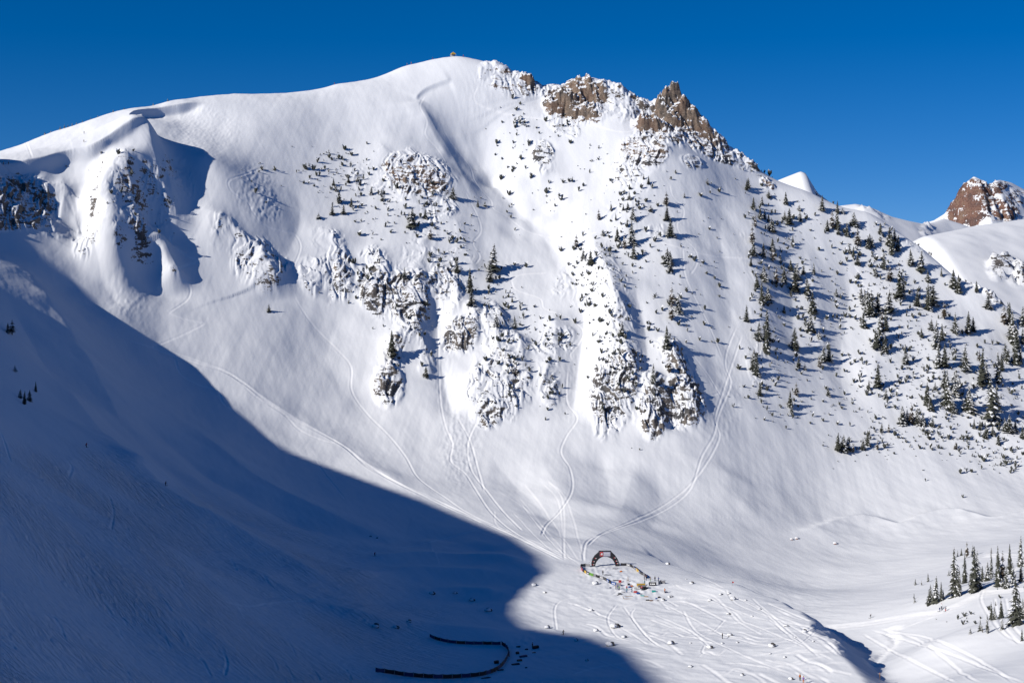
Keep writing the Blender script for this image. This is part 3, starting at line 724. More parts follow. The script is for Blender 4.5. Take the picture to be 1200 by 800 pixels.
crop(400,267,3,[(313,42,35),(533,150,78),(522,192,62),(405,160,50),(452,225,70),(458,270,45),(222,175,32),(262,185,22),(177,450,75),(600,262,22),(970,45,40),(1022,60,60),(1028,108,48),(996,75,45),(826,70,40),(850,108,28),(877,130,45),(1146,120,40),(1157,155,38),(1162,275,60),(1160,325,55),(1185,300,50),(985,375,40),(1144,425,68),(1097,550,62),(1152,510,52),(545,345,38),(610,355,40),(980,445,25),(918,640,28),(297,525,35),(615,515,30)])
crop(800,267,3,[(245,60,62),(250,100,50),(284,105,45),(316,85,45),(318,120,48),(240,135,28),(286,185,48),(330,205,60),(357,195,50),(380,150,35),(396,225,70),(400,180,50),(425,165,30),(462,165,36),(440,240,55),(457,300,65),(450,365,58),(278,270,68),(300,260,48),(262,210,40),(225,330,50),(297,400,95),(295,440,85),(268,400,60),(250,470,40),(260,520,70),(248,500,45),(357,300,25),(393,430,68),(480,385,22),(378,630,48),(384,655,35),(400,590,42),(495,470,48),(515,470,58),(482,492,40),(272,590,40),(512,590,28),(408,495,40),(430,500,22),
 (578,30,42),(616,55,45),(658,65,38),(728,60,55),(735,95,65),(757,85,50),(600,105,35),(615,130,32),(708,145,50),(730,190,50),(680,170,30),(640,270,40),(627,245,32),(765,250,92),(775,225,50),(803,135,52),(838,150,60),(862,190,35),(863,290,80),(880,270,58),(825,275,48),(725,300,70),(665,310,75),(650,290,60),(686,300,60),(635,350,45),(692,405,90),(680,425,60),(702,390,85),(715,360,50),(712,440,55),(540,240,25),(785,480,55),(687,560,70),(655,570,30),(893,420,80),(899,490,80),(922,490,72),(912,395,50),(920,320,50),(958,370,62),(1005,370,65),(1022,365,45),(952,210,55),(970,230,55),(1034,225,35),(910,170,25),(993,500,75),(840,385,30),(875,360,35),(1052,560,115),(1066,540,60),(1043,470,35),(1088,680,130),(1104,640,60),(1112,550,95),(1122,500,50),(1138,470,55),(1160,400,90),(1176,430,80),(1130,340,60),(1150,345,70),(1170,480,75),(1188,480,60),(1145,300,35),(1197,340,55),(930,630,110),(922,560,50),(950,650,40),(957,590,80),(975,560,30),(860,620,65),(872,640,40),(888,570,25),(1007,645,75),(1195,740,40),(1196,410,50),(1075,285,50),
 (775,690,55),(790,685,40),(805,690,60),(825,690,48),(845,690,35),(880,700,30),(1025,705,30),(1045,710,28),(545,785,55),(565,785,50),(580,780,40),(600,790,30),(650,765,45),(635,780,35),(685,780,28),(700,720,30),(725,720,30),(1135,715,40),(1150,720,55),(1170,715,35),(1090,730,30),(1110,760,30),(1065,740,30),(960,780,25),(715,600,30)])
crop(860,180,6,[(138,395,75),(185,460,75),(197,360,55),(245,305,42),(365,355,75),(90,260,70),(103,245,65),(622,405,95),(728,420,75),(765,420,35),(845,510,85),(692,530,115),(725,540,120),(735,570,60),(658,545,70),(800,590,110),(870,650,105),(460,400,38),(465,475,62),(358,470,58),(390,500,98),(218,465,65),(245,480,50),(265,550,85),(150,520,80),(415,640,55),(1030,570,70),(1130,620,80),(945,665,70),(975,660,70),(815,700,50),(840,740,55)])
crop(1050,620,5.71,[(390,190,65),(413,180,40),(438,175,45),(475,190,98),(515,175,62),(638,165,42),(355,310,38),(215,350,52),(130,372,38),(172,375,32),(122,465,35),(127,490,30),(232,500,110),(222,495,80),(268,490,150),(303,480,110),(318,470,60),(395,450,260),(425,445,160),(462,360,170),(383,400,160),(525,420,255),(543,400,215),(498,385,85),(578,350,90),(610,345,110),(640,330,155),(683,385,230),(715,370,190),(738,395,130),(762,300,170),(784,370,130),(833,250,175),(838,350,120),(858,350,90),(800,640,290),(828,600,150),(850,600,120),(640,600,100),(660,605,75),(707,595,110),(710,670,70),(613,695,110),(565,680,70),(580,690,45),(500,700,40),(845,745,75),(668,510,28)])
crop(700,180,6,[(485,370,88),(490,470,90),(515,585,110),(612,310,35),(775,215,38),(225,325,50),(98,400,45),(215,395,48),(183,400,38),(250,465,85),(10,470,70),(210,510,45),(140,620,95),(240,560,75),(492,780,100),(515,790,90),(360,215,50),(325,185,38),(375,405,40),(130,470,45),(40,575,35)])
crop(240,180,6,[(945,350,85),(1030,375,55),(975,425,60),(895,430,65),(710,110,42),(905,225,48),(920,265,40),(1010,205,45),(1075,190,38),(1090,225,45),(1170,290,55),(800,455,35)])
crop(440,180,6,[(545,320,80),(255,520,120),(350,460,60),(235,470,50),(50,330,40),(385,605,75),(720,375,45),(770,370,35)])
crop(0,267,3,[(27,370,32),(42,375,45),(125,575,30),(70,598,28),(85,620,40),(103,610,35),(52,505,22),(945,295,25)])
# places in the bowl, each with the words that find it
PLACES = [(12,395,'upper shaded slope by the frame edge'),(33,465,'shaded slope below the dark cliff'),(315,365,'snow under the dark-edged spur'),
 (360,200,'open face west of the brown mid-face crags'),(402,240,'face beside the brown crags'),(450,235,'slope just under the brown mid-face crags'),(485,255,'shelf under the brown mid-face crags'),
 (505,270,'small shelf above the dark ribs'),(545,310,'spine west of the white main gully'),(578,315,'lone rise at the lip of the main gully'),(478,325,'top of the banded dark ribs'),(460,410,'crest of the dark rock prow'),
 (500,440,'apron beside the rock prow'),(590,380,'snowy buttress in mid-face'),(680,300,'slope east of the main gully'),(703,255,'slope under the broken rock spine'),(740,285,'column of firs under the broken rock spine'),
 (760,210,'snow just below the brown summit crags'),(784,260,'vertical row beside the looping ski track'),(787,345,'knoll above the twin rock prows'),(785,400,'slope above the twin rock prows'),(770,445,'tops of the twin rock prows'),(728,400,'buttress beside the twin prows'),(708,478,'foot of the mid-face buttress'),
 (830,210,'bare slope under the summit ridge'),(873,220,'wind-cleared snow under the end of the summit ridge'),(885,260,'upper edge of the open white chute'),(885,300,'edge of the open white chute'),(900,320,'wooded rib beside the open white chute'),(895,390,'dense dark cluster on the rib'),(886,440,'low clump beside the open white chute'),(930,335,'file of firs on the wooded rib'),
 (920,400,'pair on the lower wooded rib'),(932,475,'last firs at the foot of the rib'),(968,420,'trio on the shoulder'),(935,260,'snow below the small white peak'),(925,235,'crest below the small white peak'),(965,240,'skyline under the small white peak'),(980,265,'dense group by the skyline notch'),(1000,285,'slope under the skyline notch'),
 (1020,285,'scattered firs on the shoulder'),(1045,290,'tall stand on the shoulder ridge'),(1075,310,'rim of the shoulder above the snowfield'),(1090,345,'slope below the shoulder rim'),(1120,335,'corner where the rim meets the snowfield'),(1025,360,'thick clump in mid-shoulder'),(1030,400,'tall clump in mid-shoulder'),(1030,450,'fir island below the shoulder clump'),
 (1062,425,'gap between the shoulder stands'),(1100,420,'double column on the lower shoulder'),(1120,380,'open snow right of the rim stand'),(1108,475,'big stand near the shoulder foot'),(1133,430,'lone spires near the frame edge'),(1152,440,'tall pair near the frame edge'),(1165,480,'tallest stand near the frame edge'),(1170,430,'outer firs near the frame edge'),(1188,385,'frame-edge grove under the rim'),(1190,425,'frame-edge grove low down'),
 (1068,495,'short row at the shoulder foot'),(1092,498,'tail of the short row'),(1145,503,'scrubby firs below the big stand'),(985,525,'bushy knot at the base of the shoulder'),(1015,520,'bushy knot near the basin'),(1040,507,'low firs above the basin'),(1185,508,'low firs at the frame edge'),(1160,520,'low firs beneath the frame-edge grove'),
 (1130,650,'knob above the trail grove'),(1070,690,'open snow before the trail grove'),(1098,705,'small group where the trail enters'),(1122,698,'thick group on the trail bank'),(1145,690,'twin spires on the trail bank'),(1160,680,'file above the trail'),(1178,685,'trail bend'),(1190,665,'frame edge above the trail'),(1192,730,'big fir beside the lower trail'),(1168,725,'slope under the trail'),(1150,740,'bottom scatter under the trail'),(1195,750,'bottom corner by the frame')]
seen = []; TL = []
for (u, v, h) in TREES:
    if u < 2 or u > 1199.5: continue
    if any(abs(u-a) < 1.2 and abs(v-b) < 2.5 for a, b, _ in seen): continue
    seen.append((u, v, h)); k = min(range(len(PLACES)), key=lambda i: (PLACES[i][0]-u)**2+((PLACES[i][1]-v+h*.4))**2)
    TL.append((u, v, h, k))
TL.sort(key=lambda t: -t[2]); TL = TL[:300]
ORD = ['tallest','second tallest','third tallest','fourth tallest','fifth tallest','sixth tallest','seventh tallest','eighth tallest','ninth tallest','tenth tallest','eleventh tallest','twelfth tallest','thirteenth tallest']
byp = {}
for t in TL: byp.setdefault(t[3], []).append(t)
r = random.Random(4); rr2 = random.Random(5)
for k, L in byp.items():
    L.sort(key=lambda t: -t[2])
    for q, (u, v, h, _) in enumerate(L):
        P = march(Z2, u, v); hm = 1.12*h*P[1]/F
        bushy = h < 7.5 and r.random() < .75
        var = r.choice(BUSH) if bushy else r.choice(SPIRE)
        wide = r.uniform(1.5, 2.15)*(1.15 if h < 20 else 1.0)*(.8 if bushy else 1)*(.62 if v > 620 else .82 if h > 26 else 1)
        o = empty('fir_bush' if bushy else 'fir_tree', (P[0], P[1]+.2, P[2]-.15), r.uniform(0,6.28), (hm*wide, hm*wide, hm*1.06))
        link('trunk', var[1], o); link('crown', var[0], o)
        look = 'small snowy fir bush' if bushy else ('tall dark fir' if h > 22 else 'dark spire fir' if h > 13 else 'small dark fir')
        pos = ORD[min(q, 12)]+' of its place' if len(L) > 1 else 'standing alone'
        tag(o, f"{look}, {ORD[min(q,12)]+' ' if len(L) > 1 else 'alone '}at the {PLACES[k][2]}", 'bush' if bushy else 'tree', 'small fir bushes on the mountain' if bushy else 'firs scattered over the mountain')
print('trees', len(TL), time.time()-T0)
# ---- low scrub poking from the snow: far too many and too small to count, one object
def scrub():
    V = []; Fc = []; mi = []; r = random.Random(9)
    regs = [(300,205,30,26,8),(370,200,30,26,22),(415,215,34,34,50),(455,250,30,30,34),(500,250,26,26,24),(540,280,30,34,30),(400,190,30,16,16),(590,230,22,30,8),(520,300,30,24,16),(580,350,30,40,40),(600,420,26,44,45),(640,390,24,26,34),
            (643,450,12,30,20),(690,330,26,40,50),(700,290,30,24,30),(730,300,26,60,44),(715,400,20,50,44),(740,430,22,44,36),(740,240,30,24,26),(650,230,30,30,14),(780,290,26,60,26),(790,380,30,40,30),(830,300,24,70,18),
            (900,300,26,70,60),(930,340,26,60,50),(900,440,30,44,60),(950,470,40,30,30),(985,330,22,60,20),(1020,330,34,40,50),(1060,360,50,60,110),(1030,440,50,44,80),(1100,440,60,50,120),(1070,500,60,26,70),(1140,520,60,26,90),(1170,470,40,50,70),
            (1010,520,40,14,30),(430,330,30,30,18),(470,380,30,40,24),(880,200,20,14,8),(930,270,30,24,26),(1010,290,40,20,30),(610,140,26,20,16),(655,150,30,14,14),(600,180,26,26,16),(700,190,40,24,16),(150,230,40,40,20),(1180,540,24,12,26),(1185,690,18,10,6),(1135,720,24,14,10),(960,400,30,40,24)]
    for (u0, v0, ru, rv, n) in regs:
        for _ in range(int(n*1.6)):
            u = u0+r.gauss(0, ru*.6); v = v0+r.gauss(0, rv*.6)
            if u < -20 or u > 1220: continue
            P = march(Z2, u, v)
            if P[1] > 1230: continue
            h = (1.0+4.6*r.random()**2.2)*P[1]/F*1.25; w = h*r.uniform(.35, .8)
            for q in range(r.randint(5, 11)):
                a = r.uniform(0, 6.28); L = w*r.uniform(.3,.9); c, s_ = math.cos(a)*L, math.sin(a)*L; t = h*r.uniform(.5,1.25)
                b = len(V); ww = L*.35
                V += [(P[0]+c*.1, P[1]+s_*.1, P[2]-.1), (P[0]+c*.6-s_*.4, P[1]+s_*.6+c*.4, P[2]+t*.5), (P[0]+c, P[1]+s_, P[2]+t*.9), (P[0]+c*.5+s_*.4, P[1]+s_*.5-c*.4, P[2]+t*.7)]
                Fc += [(b,b+1,b+2), (b,b+2,b+3)]; mi += [0,0]
                if r.random() < .6:
                    b = len(V); V += [(P[0]+c*.3-s_*.5, P[1]+s_*.3+c*.5, P[2]+t*.62), (P[0]+c*.3+s_*.5, P[1]+s_*.3-c*.5, P[2]+t*.66), (P[0]+c*1.05, P[1]+s_*1.05, P[2]+t*1.0)]
                    Fc += [(b,b+1,b+2)]; mi += [1]
    me = mesh_from('low_scrub', V, Fc, [M_NEEDLE, M_TSNOW], mi); o = link('low_scrub', me); o['kind'] = 'stuff'; o['label'] = 'low dark scrub poking out of the snow all over the face'
scrub()
# ---------------------------------------------------------------- boulders with snow caps
M_BOULD = simple_mat('boulder_rock', (.085,.08,.08), .9, .4, .8)
M_BOULDR = simple_mat('red_boulder_rock', (.20,.09,.065), .9, .4, .8)
def blob_mesh(name, seed, sx, sy, sz, mat, rough=.25, flat=0):
    bm = bmesh.new(); bmesh.ops.create_icosphere(bm, subdivisions=3, radius=1); rs = random.Random(seed)
    cuts = [(Vector((rs.gauss(0,1), rs.gauss(0,1), rs.gauss(0,1))).normalized(), rs.uniform(.6,.9)) for _ in range(9)]
    from mathutils import noise as mn
    for v in bm.verts:
        p = v.co.copy()
        for n_, d in cuts:
            k = p.dot(n_)-d
            if k > 0: p -= n_*k*(.9 if flat else .6)
        p += v.co*mn.noise(v.co*2.2+Vector((seed,0,0)))*rough
        v.co = Vector((p.x*sx, p.y*sy, p.z*sz))
    me = bpy.data.meshes.new(name); bm.to_mesh(me); bm.free(); me.materials.append(mat)
    if not flat: me.polygons.foreach_set('use_smooth', [True]*len(me.polygons))
    return me
ROCKS = [(blob_mesh('rock', i, .5,.46,.36, M_BOULD, .3, 1), blob_mesh('snow_cap', i+20, .53,.5,.26, M_TSNOW, .14)) for i in range(5)]
RROCK = (blob_mesh('rock', 9, .5,.46,.36, M_BOULDR, .3, 1), ROCKS[0][1])
B = []
for X, Y, W_ in [(190,85,30),(400,165,24),(457,160,24),(490,200,38),(578,207,18),(320,208,28),(30,184,24),(680,272,24),(455,305,26),(625,322,18),(870,392,32),(1005,432,34),(1068,502,18),(465,460,36),(410,517,22),(520,512,20),(30,518,26),(180,514,14),(320,552,44),(770,542,46),(755,592,18),(862,618,22),(180,687,30),(555,748,26),(905,777,34),(150,52,9),(935,472,14)]:
    B.append((780+X/6.155, 670+Y/6.155, W_/6.155))
for X, Y, W_ in [(678,457,18),(893,452,20),(715,482,12),(878,545,14),(725,606,18),(895,617,16),(963,604,30),(945,668,28),(995,639,16),(1160,662,20),(825,650,14),(862,720,12),(1158,497,14),(1132,509,14),(1148,382,14),(515,546,30),(398,484,20),(318,486,24),(238,584,20),(120,603,30),(192,606,24),(458,509,24),(125,289,8),(102,283,10)]:
    B.append((400+X/3, 534+Y/3, W_/3))
B.sort(key=lambda b: -b[2])
def zone(u, v):
    if u < 640 and v < 740 and u < 600: return 'in the shaded hollow'
    if u < 690: return 'on the flat between shadow and arch'
    if u < 790: return 'on the slope just below the finish area' if v > 695 else 'beside the finish area'
    if v < 720: return 'along the brow of the knoll'
    if v < 755: return 'in mid-knoll among crossing ski tracks'
    return 'low on the knoll'
zc = {}
ORD2 = ['biggest','second biggest','third biggest','fourth biggest','fifth biggest','sixth biggest','seventh biggest','eighth biggest','ninth biggest','tenth biggest','eleventh biggest','twelfth biggest','thirteenth biggest','fourteenth biggest','fifteenth biggest','sixteenth biggest']
r = random.Random(8)
for k, (u, v, wpx) in enumerate(B):
    P = march(Z2, u, v); w = wpx*P[1]/F*(1.05 if u > 600 else .85)
    o = empty('boulder', (P[0], P[1]+w*.25, P[2]+w*.10), r.uniform(-.5,.5), (w, w*r.uniform(.8,1.1), w*r.uniform(.9,1.4)))
    a, b = ROCKS[k % 5]; link('rock', a, o, (.09,.02,-.02)); link('snow_cap', b, o, (-.06, -.03, .08))
    z = zone(u, v); zc[z] = zc.get(z, 0)+1
    tag(o, f"snow-capped boulder, {ORD2[min(zc[z]-1,15)]}, {z}", 'boulder', 'snow-capped boulders on the basin floor')
for (u, v, wpx, t) in [(928,632,4,'dark reddish boulder under snow, one of a close pair in the basin'),(934,631,4.5,'paler snowy boulder of a close pair in the basin'),(979,637,5,'lone dark red boulder in the open basin')]:
    P = march(Z2, u, v); w = wpx*P[1]/F
    o = empty('boulder', (P[0], P[1], P[2]+w*.1), .4, (w, w, w)); link('rock', RROCK[0], o); link('snow_cap', RROCK[1], o, (.05,.1,.12))
    tag(o, t, 'boulder')

# ---------------------------------------------------------------- people
def skin_body(name, pose, mats):
    """one continuous body grown over a skeleton; pose: dict of joints (metres, feet at z=0)"""
    J = ['pelvis','chest','neck','head','top','elL','haL','elR','haR','shL','shR','hipL','knL','anL','toL','hipR','knR','anR','toR']
    E = [('pelvis','chest'),('chest','neck'),('neck','head'),('head','top'),('chest','shL'),('shL','elL'),('elL','haL'),('chest','shR'),('shR','elR'),('elR','haR'),
         ('pelvis','hipL'),('hipL','knL'),('knL','anL'),('anL','toL'),('pelvis','hipR'),('hipR','knR'),('knR','anR'),('anR','toR')]
    R = dict(pelvis=.17, chest=.19, neck=.075, head=.115, top=.09, shL=.09, shR=.09, elL=.065, elR=.065, haL=.05, haR=.05, hipL=.12, hipR=.12, knL=.085, knR=.085, anL=.065, anR=.065, toL=.05, toR=.05)
    bm = bmesh.new(); vs = {j: bm.verts.new(pose[j]) for j in J}
    for a, b in E: bm.edges.new((vs[a], vs[b]))
    me = bpy.data.meshes.new(name); bm.to_mesh(me); bm.free()
    o = bpy.data.objects.new(name, me); COL.objects.link(o)
    md = o.modifiers.new('skin', 'SKIN'); md.use_smooth_shade = True
    for k, j in enumerate(J): me.skin_vertices[0].data[k].radius = (R[j], R[j]); 
    me.skin_vertices[0].data[0].use_root = True
    s2 = o.modifiers.new('sub', 'SUBSURF'); s2.levels = 1; s2.render_levels = 1
    dg = bpy.context.evaluated_depsgraph_get(); dg.update()
    out = bpy.data.meshes.new_from_object(o.evaluated_get(dg)); bpy.data.objects.remove(o); out.name = name
    return out
STAND = dict(pelvis=(0,0,.95), chest=(0,0,1.32), neck=(0,0,1.50), head=(0,-.01,1.62), top=(0,-.01,1.74), shL=(-.18,0,1.40), elL=(-.25,.0,1.14), haL=(-.24,-.08,.90), shR=(.18,0,1.40), elR=(.25,0,1.14), haR=(.24,-.08,.90),
             hipL=(-.09,0,.88), knL=(-.10,-.02,.50), anL=(-.11,0,.10), toL=(-.12,-.16,.05), hipR=(.09,0,.88), knR=(.11,-.02,.50), anR=(.13,0,.10), toR=(.15,-.16,.05))
REACH = dict(STAND, elL=(-.30,-.12,1.18), haL=(-.34,-.34,1.12), elR=(.28,-.14,1.20), haR=(.30,-.36,1.16))
SKI = dict(pelvis=(0,.12,.78), chest=(0,-.06,1.12), neck=(0,-.14,1.28), head=(0,-.18,1.40), top=(0,-.19,1.52), shL=(-.19,-.06,1.2), elL=(-.36,-.10,1.0), haL=(-.40,-.34,.92), shR=(.19,-.06,1.2), elR=(.36,-.10,1.0), haR=(.40,-.34,.92),
           hipL=(-.10,.10,.74), knL=(-.12,-.14,.46), anL=(-.12,.02,.12), toL=(-.12,-.14,.07), hipR=(.10,.10,.74), knR=(.12,-.14,.46), anR=(.12,.02,.12), toR=(.12,-.14,.07))
BODIES = [skin_body('person', p, None) for p in (STAND, REACH, SKI)]
M_SKIN = simple_mat('skin', (.45,.28,.20), .6, .05); M_BLACK = simple_mat('black_cloth', (.02,.02,.024), .85, .2)
PAL = dict(red=(.40,.03,.03), blue=(.02,.07,.26), black=(.02,.02,.025), orange=(.50,.14,.03), yellow=(.50,.32,.05), pink=(.42,.07,.12), teal=(.03,.30,.28), green=(.10,.24,.04), grey=(.18,.18,.20), navy=(.02,.04,.12), white=(.75,.76,.78), purple=(.16,.08,.34), brown=(.14,.08,.05), cream=(.62,.58,.50), tan=(.36,.26,.17))
MC = {k: simple_mat(k+'_fabric', c, .75, .12, 4) for k, c in PAL.items()}
def tube(V, Fc, a, b, ra, rb, n=6):
    a = Vector(a); b = Vector(b); d = (b-a).normalized(); x = d.orthogonal().normalized(); y = d.cross(x); k = len(V)
    for p, q in ((a, ra), (b, rb)):
        for j in range(n): V.append(p+(x*math.cos(6.283*j/n)+y*math.sin(6.283*j/n))*q)
    for j in range(n): Fc.append((k+j, k+(j+1)%n, k+n+(j+1)%n, k+n+j))
    Fc.append(tuple(k+j for j in reversed(range(n)))); Fc.append(tuple(k+n+j for j in range(n)))
def box(V, Fc, x0, x1, y0, y1, z0, z1):
    k = len(V); V += [Vector((x, y, z)) for z in (z0,z1) for y in (y0,y1) for x in (x0,x1)]
    Fc += [(k,k+2,k+3,k+1),(k+4,k+5,k+7,k+6),(k,k+1,k+5,k+4),(k+2,k+6,k+7,k+3),(k,k+4,k+6,k+2),(k+1,k+3,k+7,k+5)]
def bevelled(name, V, Fc, mats, bev=.02, mi=None):
    me = mesh_from(name, V, Fc, mats, mi)
    if bev:
        bm = bmesh.new(); bm.from_mesh(me); bmesh.ops.bevel(bm, geom=bm.edges[:], offset=bev, segments=1, affect='EDGES', clamp_overlap=True); bm.to_mesh(me); bm.free()
    return me
def clothed(kind, jacket, trousers):
    me = BODIES[kind].copy(); me.materials.clear()
    for m in (M_SKIN, MC[jacket], MC[trousers], M_BLACK): me.materials.append(m)
    hipz = .80 if kind == 2 else .92; neck = 1.27 if kind == 2 else 1.49
    for p in me.polygons:
        z = p.center.z; x = abs(p.center.x); p.material_index = 0 if z > neck and x < .14 else (1 if z > hipz or x > .21 else (2 if z > .14 else 3))
        p.use_smooth = True
    return me
def helmet_mesh(kind):
    bm = bmesh.new(); bmesh.ops.create_icosphere(bm, subdivisions=2, radius=.135)
    hz = (0,-.185,1.47) if kind == 2 else (0,-.005,1.70)
    for v in bm.verts: v.co.z = max(v.co.z, -.03); v.co = v.co+Vector(hz)
    me = bpy.data.meshes.new('helmet'); bm.to_mesh(me); bm.free(); me.polygons.foreach_set('use_smooth', [True]*len(me.polygons)); return me
HEL = [helmet_mesh(k) for k in range(3)]
V = []; Fc = []; box(V, Fc, -.05,.05,-.85,.75,.0,.025); SKIM = bevelled('ski', V, Fc, [M_BLACK], .008)
V = []; Fc = []; tube(V, Fc, (0,0,0), (0,0,1.15), .012, .012, 5); tube(V, Fc, (0,0,.08), (0,0,.09), .05, .05, 6); POLE = mesh_from('ski_pole', V, Fc, [M_BLACK])
def person(u, v, jacket, trousers, hat, label, kind=0, rz=0, skis=False, Y=None, h=1.0, cat='person', group=None):
    P = march(Z2, u, v) if Y is None else ((u-UC)/F*Y, Y, (VH-v)/F*Y)
    o = empty('person', (P[0], P[1], P[2]+.02), rz, 1.08*h)
    link('body', clothed(kind, jacket, trousers), o)
    hm = HEL[kind].copy(); hm.materials.append(MC[hat]); link('helmet', hm, o)
    if skis:
        for s_ in (-.12, .12): link('ski', SKIM, o, (s_, -.05, .0))
        for s_ in (-.42, .42):
            q = link('ski_pole', POLE, o, (s_, -.42, -.1)); q.rotation_euler = (.15,0,0)
    tag(o, label, cat, group); return o
def FZ(X, Y): return 670+X/10, 630+Y/10      # the enlarged view of the finish area
for X, Y, j, t, hh, lab, kind, rz in [
  (365,432,'black','black','black','person in black standing inside the fenced ring',0,.5),
  (540,600,'blue','navy','black','person in blue jacket in the cluster outside the lower fence',0,2.5),
  (556,615,'green','black','black','person in bright green jacket in the cluster outside the fence',1,2.8),
  (518,605,'brown','black','grey','person in brown jacket beside the blue and green jackets',0,2.2),
  (645,612,'pink','black','white','person in pink jacket in front of the finish gear',0,3.0),
  (645,640,'teal','blue','black','person in teal jacket just below the pink jacket',1,1.0),
  (705,640,'navy','navy','black','person in navy suit standing apart before the gear pile',0,2.0),
  (855,545,'teal','black','red','person in teal jacket behind the yellow gear',0,1.0),
  (922,510,'tan','green','black','person in tan jacket and green trousers outside the ring',0,1.5),
  (975,505,'black','black','black','person in black standing at the outer fence bend',0,.3),
  (1016,510,'blue','black','grey','person in blue jacket right of the outer fence bend',1,.9),
  (1090,645,'orange','brown','black','person in orange jacket at the edge of the finish area',1,2.5),
  (850,490,'grey','black','black','person in grey at the corner of the ring fence',0,2.0),
  (872,498,'black','navy','red','person in black with red helmet at the ring fence corner',0,1.0),
  (820,615,'pink','black','black','person in pink beside the black gear pile',1,2.0)]:
    u, v = FZ(X, Y); person(u, v, j, t, hh, lab, kind, rz)
for u, v, j, t, hh, lab, kind, rz, sk in [
  (660,743,'black','black','black','skier in black at the edge of the long shadow',2,.9,True),
  (846.5,748,'black','black','grey','person in black beside a boulder in mid-knoll',0,1,False),
  (937.5,797,'orange','black','yellow','person in orange jacket low on the knoll, in a pair',0,.4,False),
  (941.5,800,'purple','orange','orange','person in purple jacket and orange trousers low on the knoll',1,2.8,False),
  (1031,796,'brown','brown','orange','person in brown below the shaded edge of the knoll',0,1.4,False),
  (1101,716,'navy','navy','white','skier in navy on the packed trail before the grove',2,1.2,True),
  (1103.5,713,'white','blue','red','skier in white jacket with red helmet on the trail',0,2.2,True),
  (1108,716,'grey','red','black','skier in grey jacket and red trousers nearest the grove',2,1.8,True),
  (1020,724,'black','grey','black','lone skier in black on the trail by the knoll end',2,1.2,True),
  (194,569,'brown','navy','black','lone skier in brown on the lit rim of the shaded slope',2,2.5,True),
  (101,524,'red','black','orange','lone skier in red high on the shaded slope',2,2.5,True),
  (439,651,'red','black','black','lone skier in red crossing the shaded hollow',2,1.5,True),
  (98.5,157,'black','brown','black','person in black walking on the corniced plateau',0,1,False),
  (98.3,167,'brown','brown','brown','person in brown nearest the plateau edge',0,1,False),
  (10,193,'black','black','black','person in black by the left end of the cornice',0,1,False),
  (4,193,'tan','black','black','person in tan by the left end of the cornice',0,1,False)]:
    person(u, v, j, t, hh, lab, kind, rz, sk)
for u, j, t, hh, lab in [(477.5,'grey','orange','grey','person in orange trousers on the summit skyline'),(482,'orange','orange','yellow','person in full orange suit on the summit skyline'),
     (507.5,'black','red','black','person in black and red on the skyline near the tent'),(543,'red','red','red','person in red just beside the summit tent'),(392,'brown','orange','black','person in brown far down the skyline from the tent')]:
    P = march(Z2, u, 40); person(u, 0, j, t, hh, lab, 0, .5); o = [x for x in COL.objects if x.name.startswith('person') and x.parent is None][-1]
    j2 = J0+int(u-us[0]); rows = np.where((yr > 700) & (yr < 1240))[0]; k = rows[np.argmax(Z2[rows, j2]/yr[rows])]
    o.location = (GXv[k,j2], yr[k], Z2[k,j2]+.02)
# ---------------------------------------------------------------- the summit tent
def crest_at(u):
    j2 = J0+int(u-us[0]); rows = np.where((yr > 700) & (yr < 1240))[0]; k = rows[np.argmax(Z2[rows, j2]/yr[rows])]
    return GXv[k,j2], yr[k], Z2[k,j2]
P = crest_at(531); o = empty('summit_tent', (P[0], P[1], P[2]-.1), .3); tag(o, 'yellow peaked canopy tent on white legs at the very summit', 'tent')
V = []; Fc = []; s_ = 1.9; V += [Vector(p) for p in [(-s_,-s_,1.9),(s_,-s_,1.9),(s_,s_,1.9),(-s_,s_,1.9),(0,0,4.1),(-s_,-s_,2.4),(s_,-s_,2.4),(s_,s_,2.4),(-s_,s_,2.4)]]
Fc += [(0,1,6,5),(1,2,7,6),(2,3,8,7),(3,0,5,8),(5,6,4),(6,7,4),(7,8,4),(8,5,4)]
link('canopy', mesh_from('canopy', V, Fc, [MC['yellow']]), o)
for a, b in ((-1,-1),(1,-1),(1,1),(-1,1)):
    V = []; Fc = []; tube(V, Fc, (a*s_*1.08,b*s_*1.08,0), (a*s_*.97,b*s_*.97,2.1), .06, .05); link('leg', mesh_from('leg', V, Fc, [MC['white']]), o)
V = []; Fc = []; box(V, Fc, -s_,s_,s_-.06,s_-.02,.1,1.9); link('side_wall', mesh_from('side_wall', V, Fc, [MC['white']]), o)
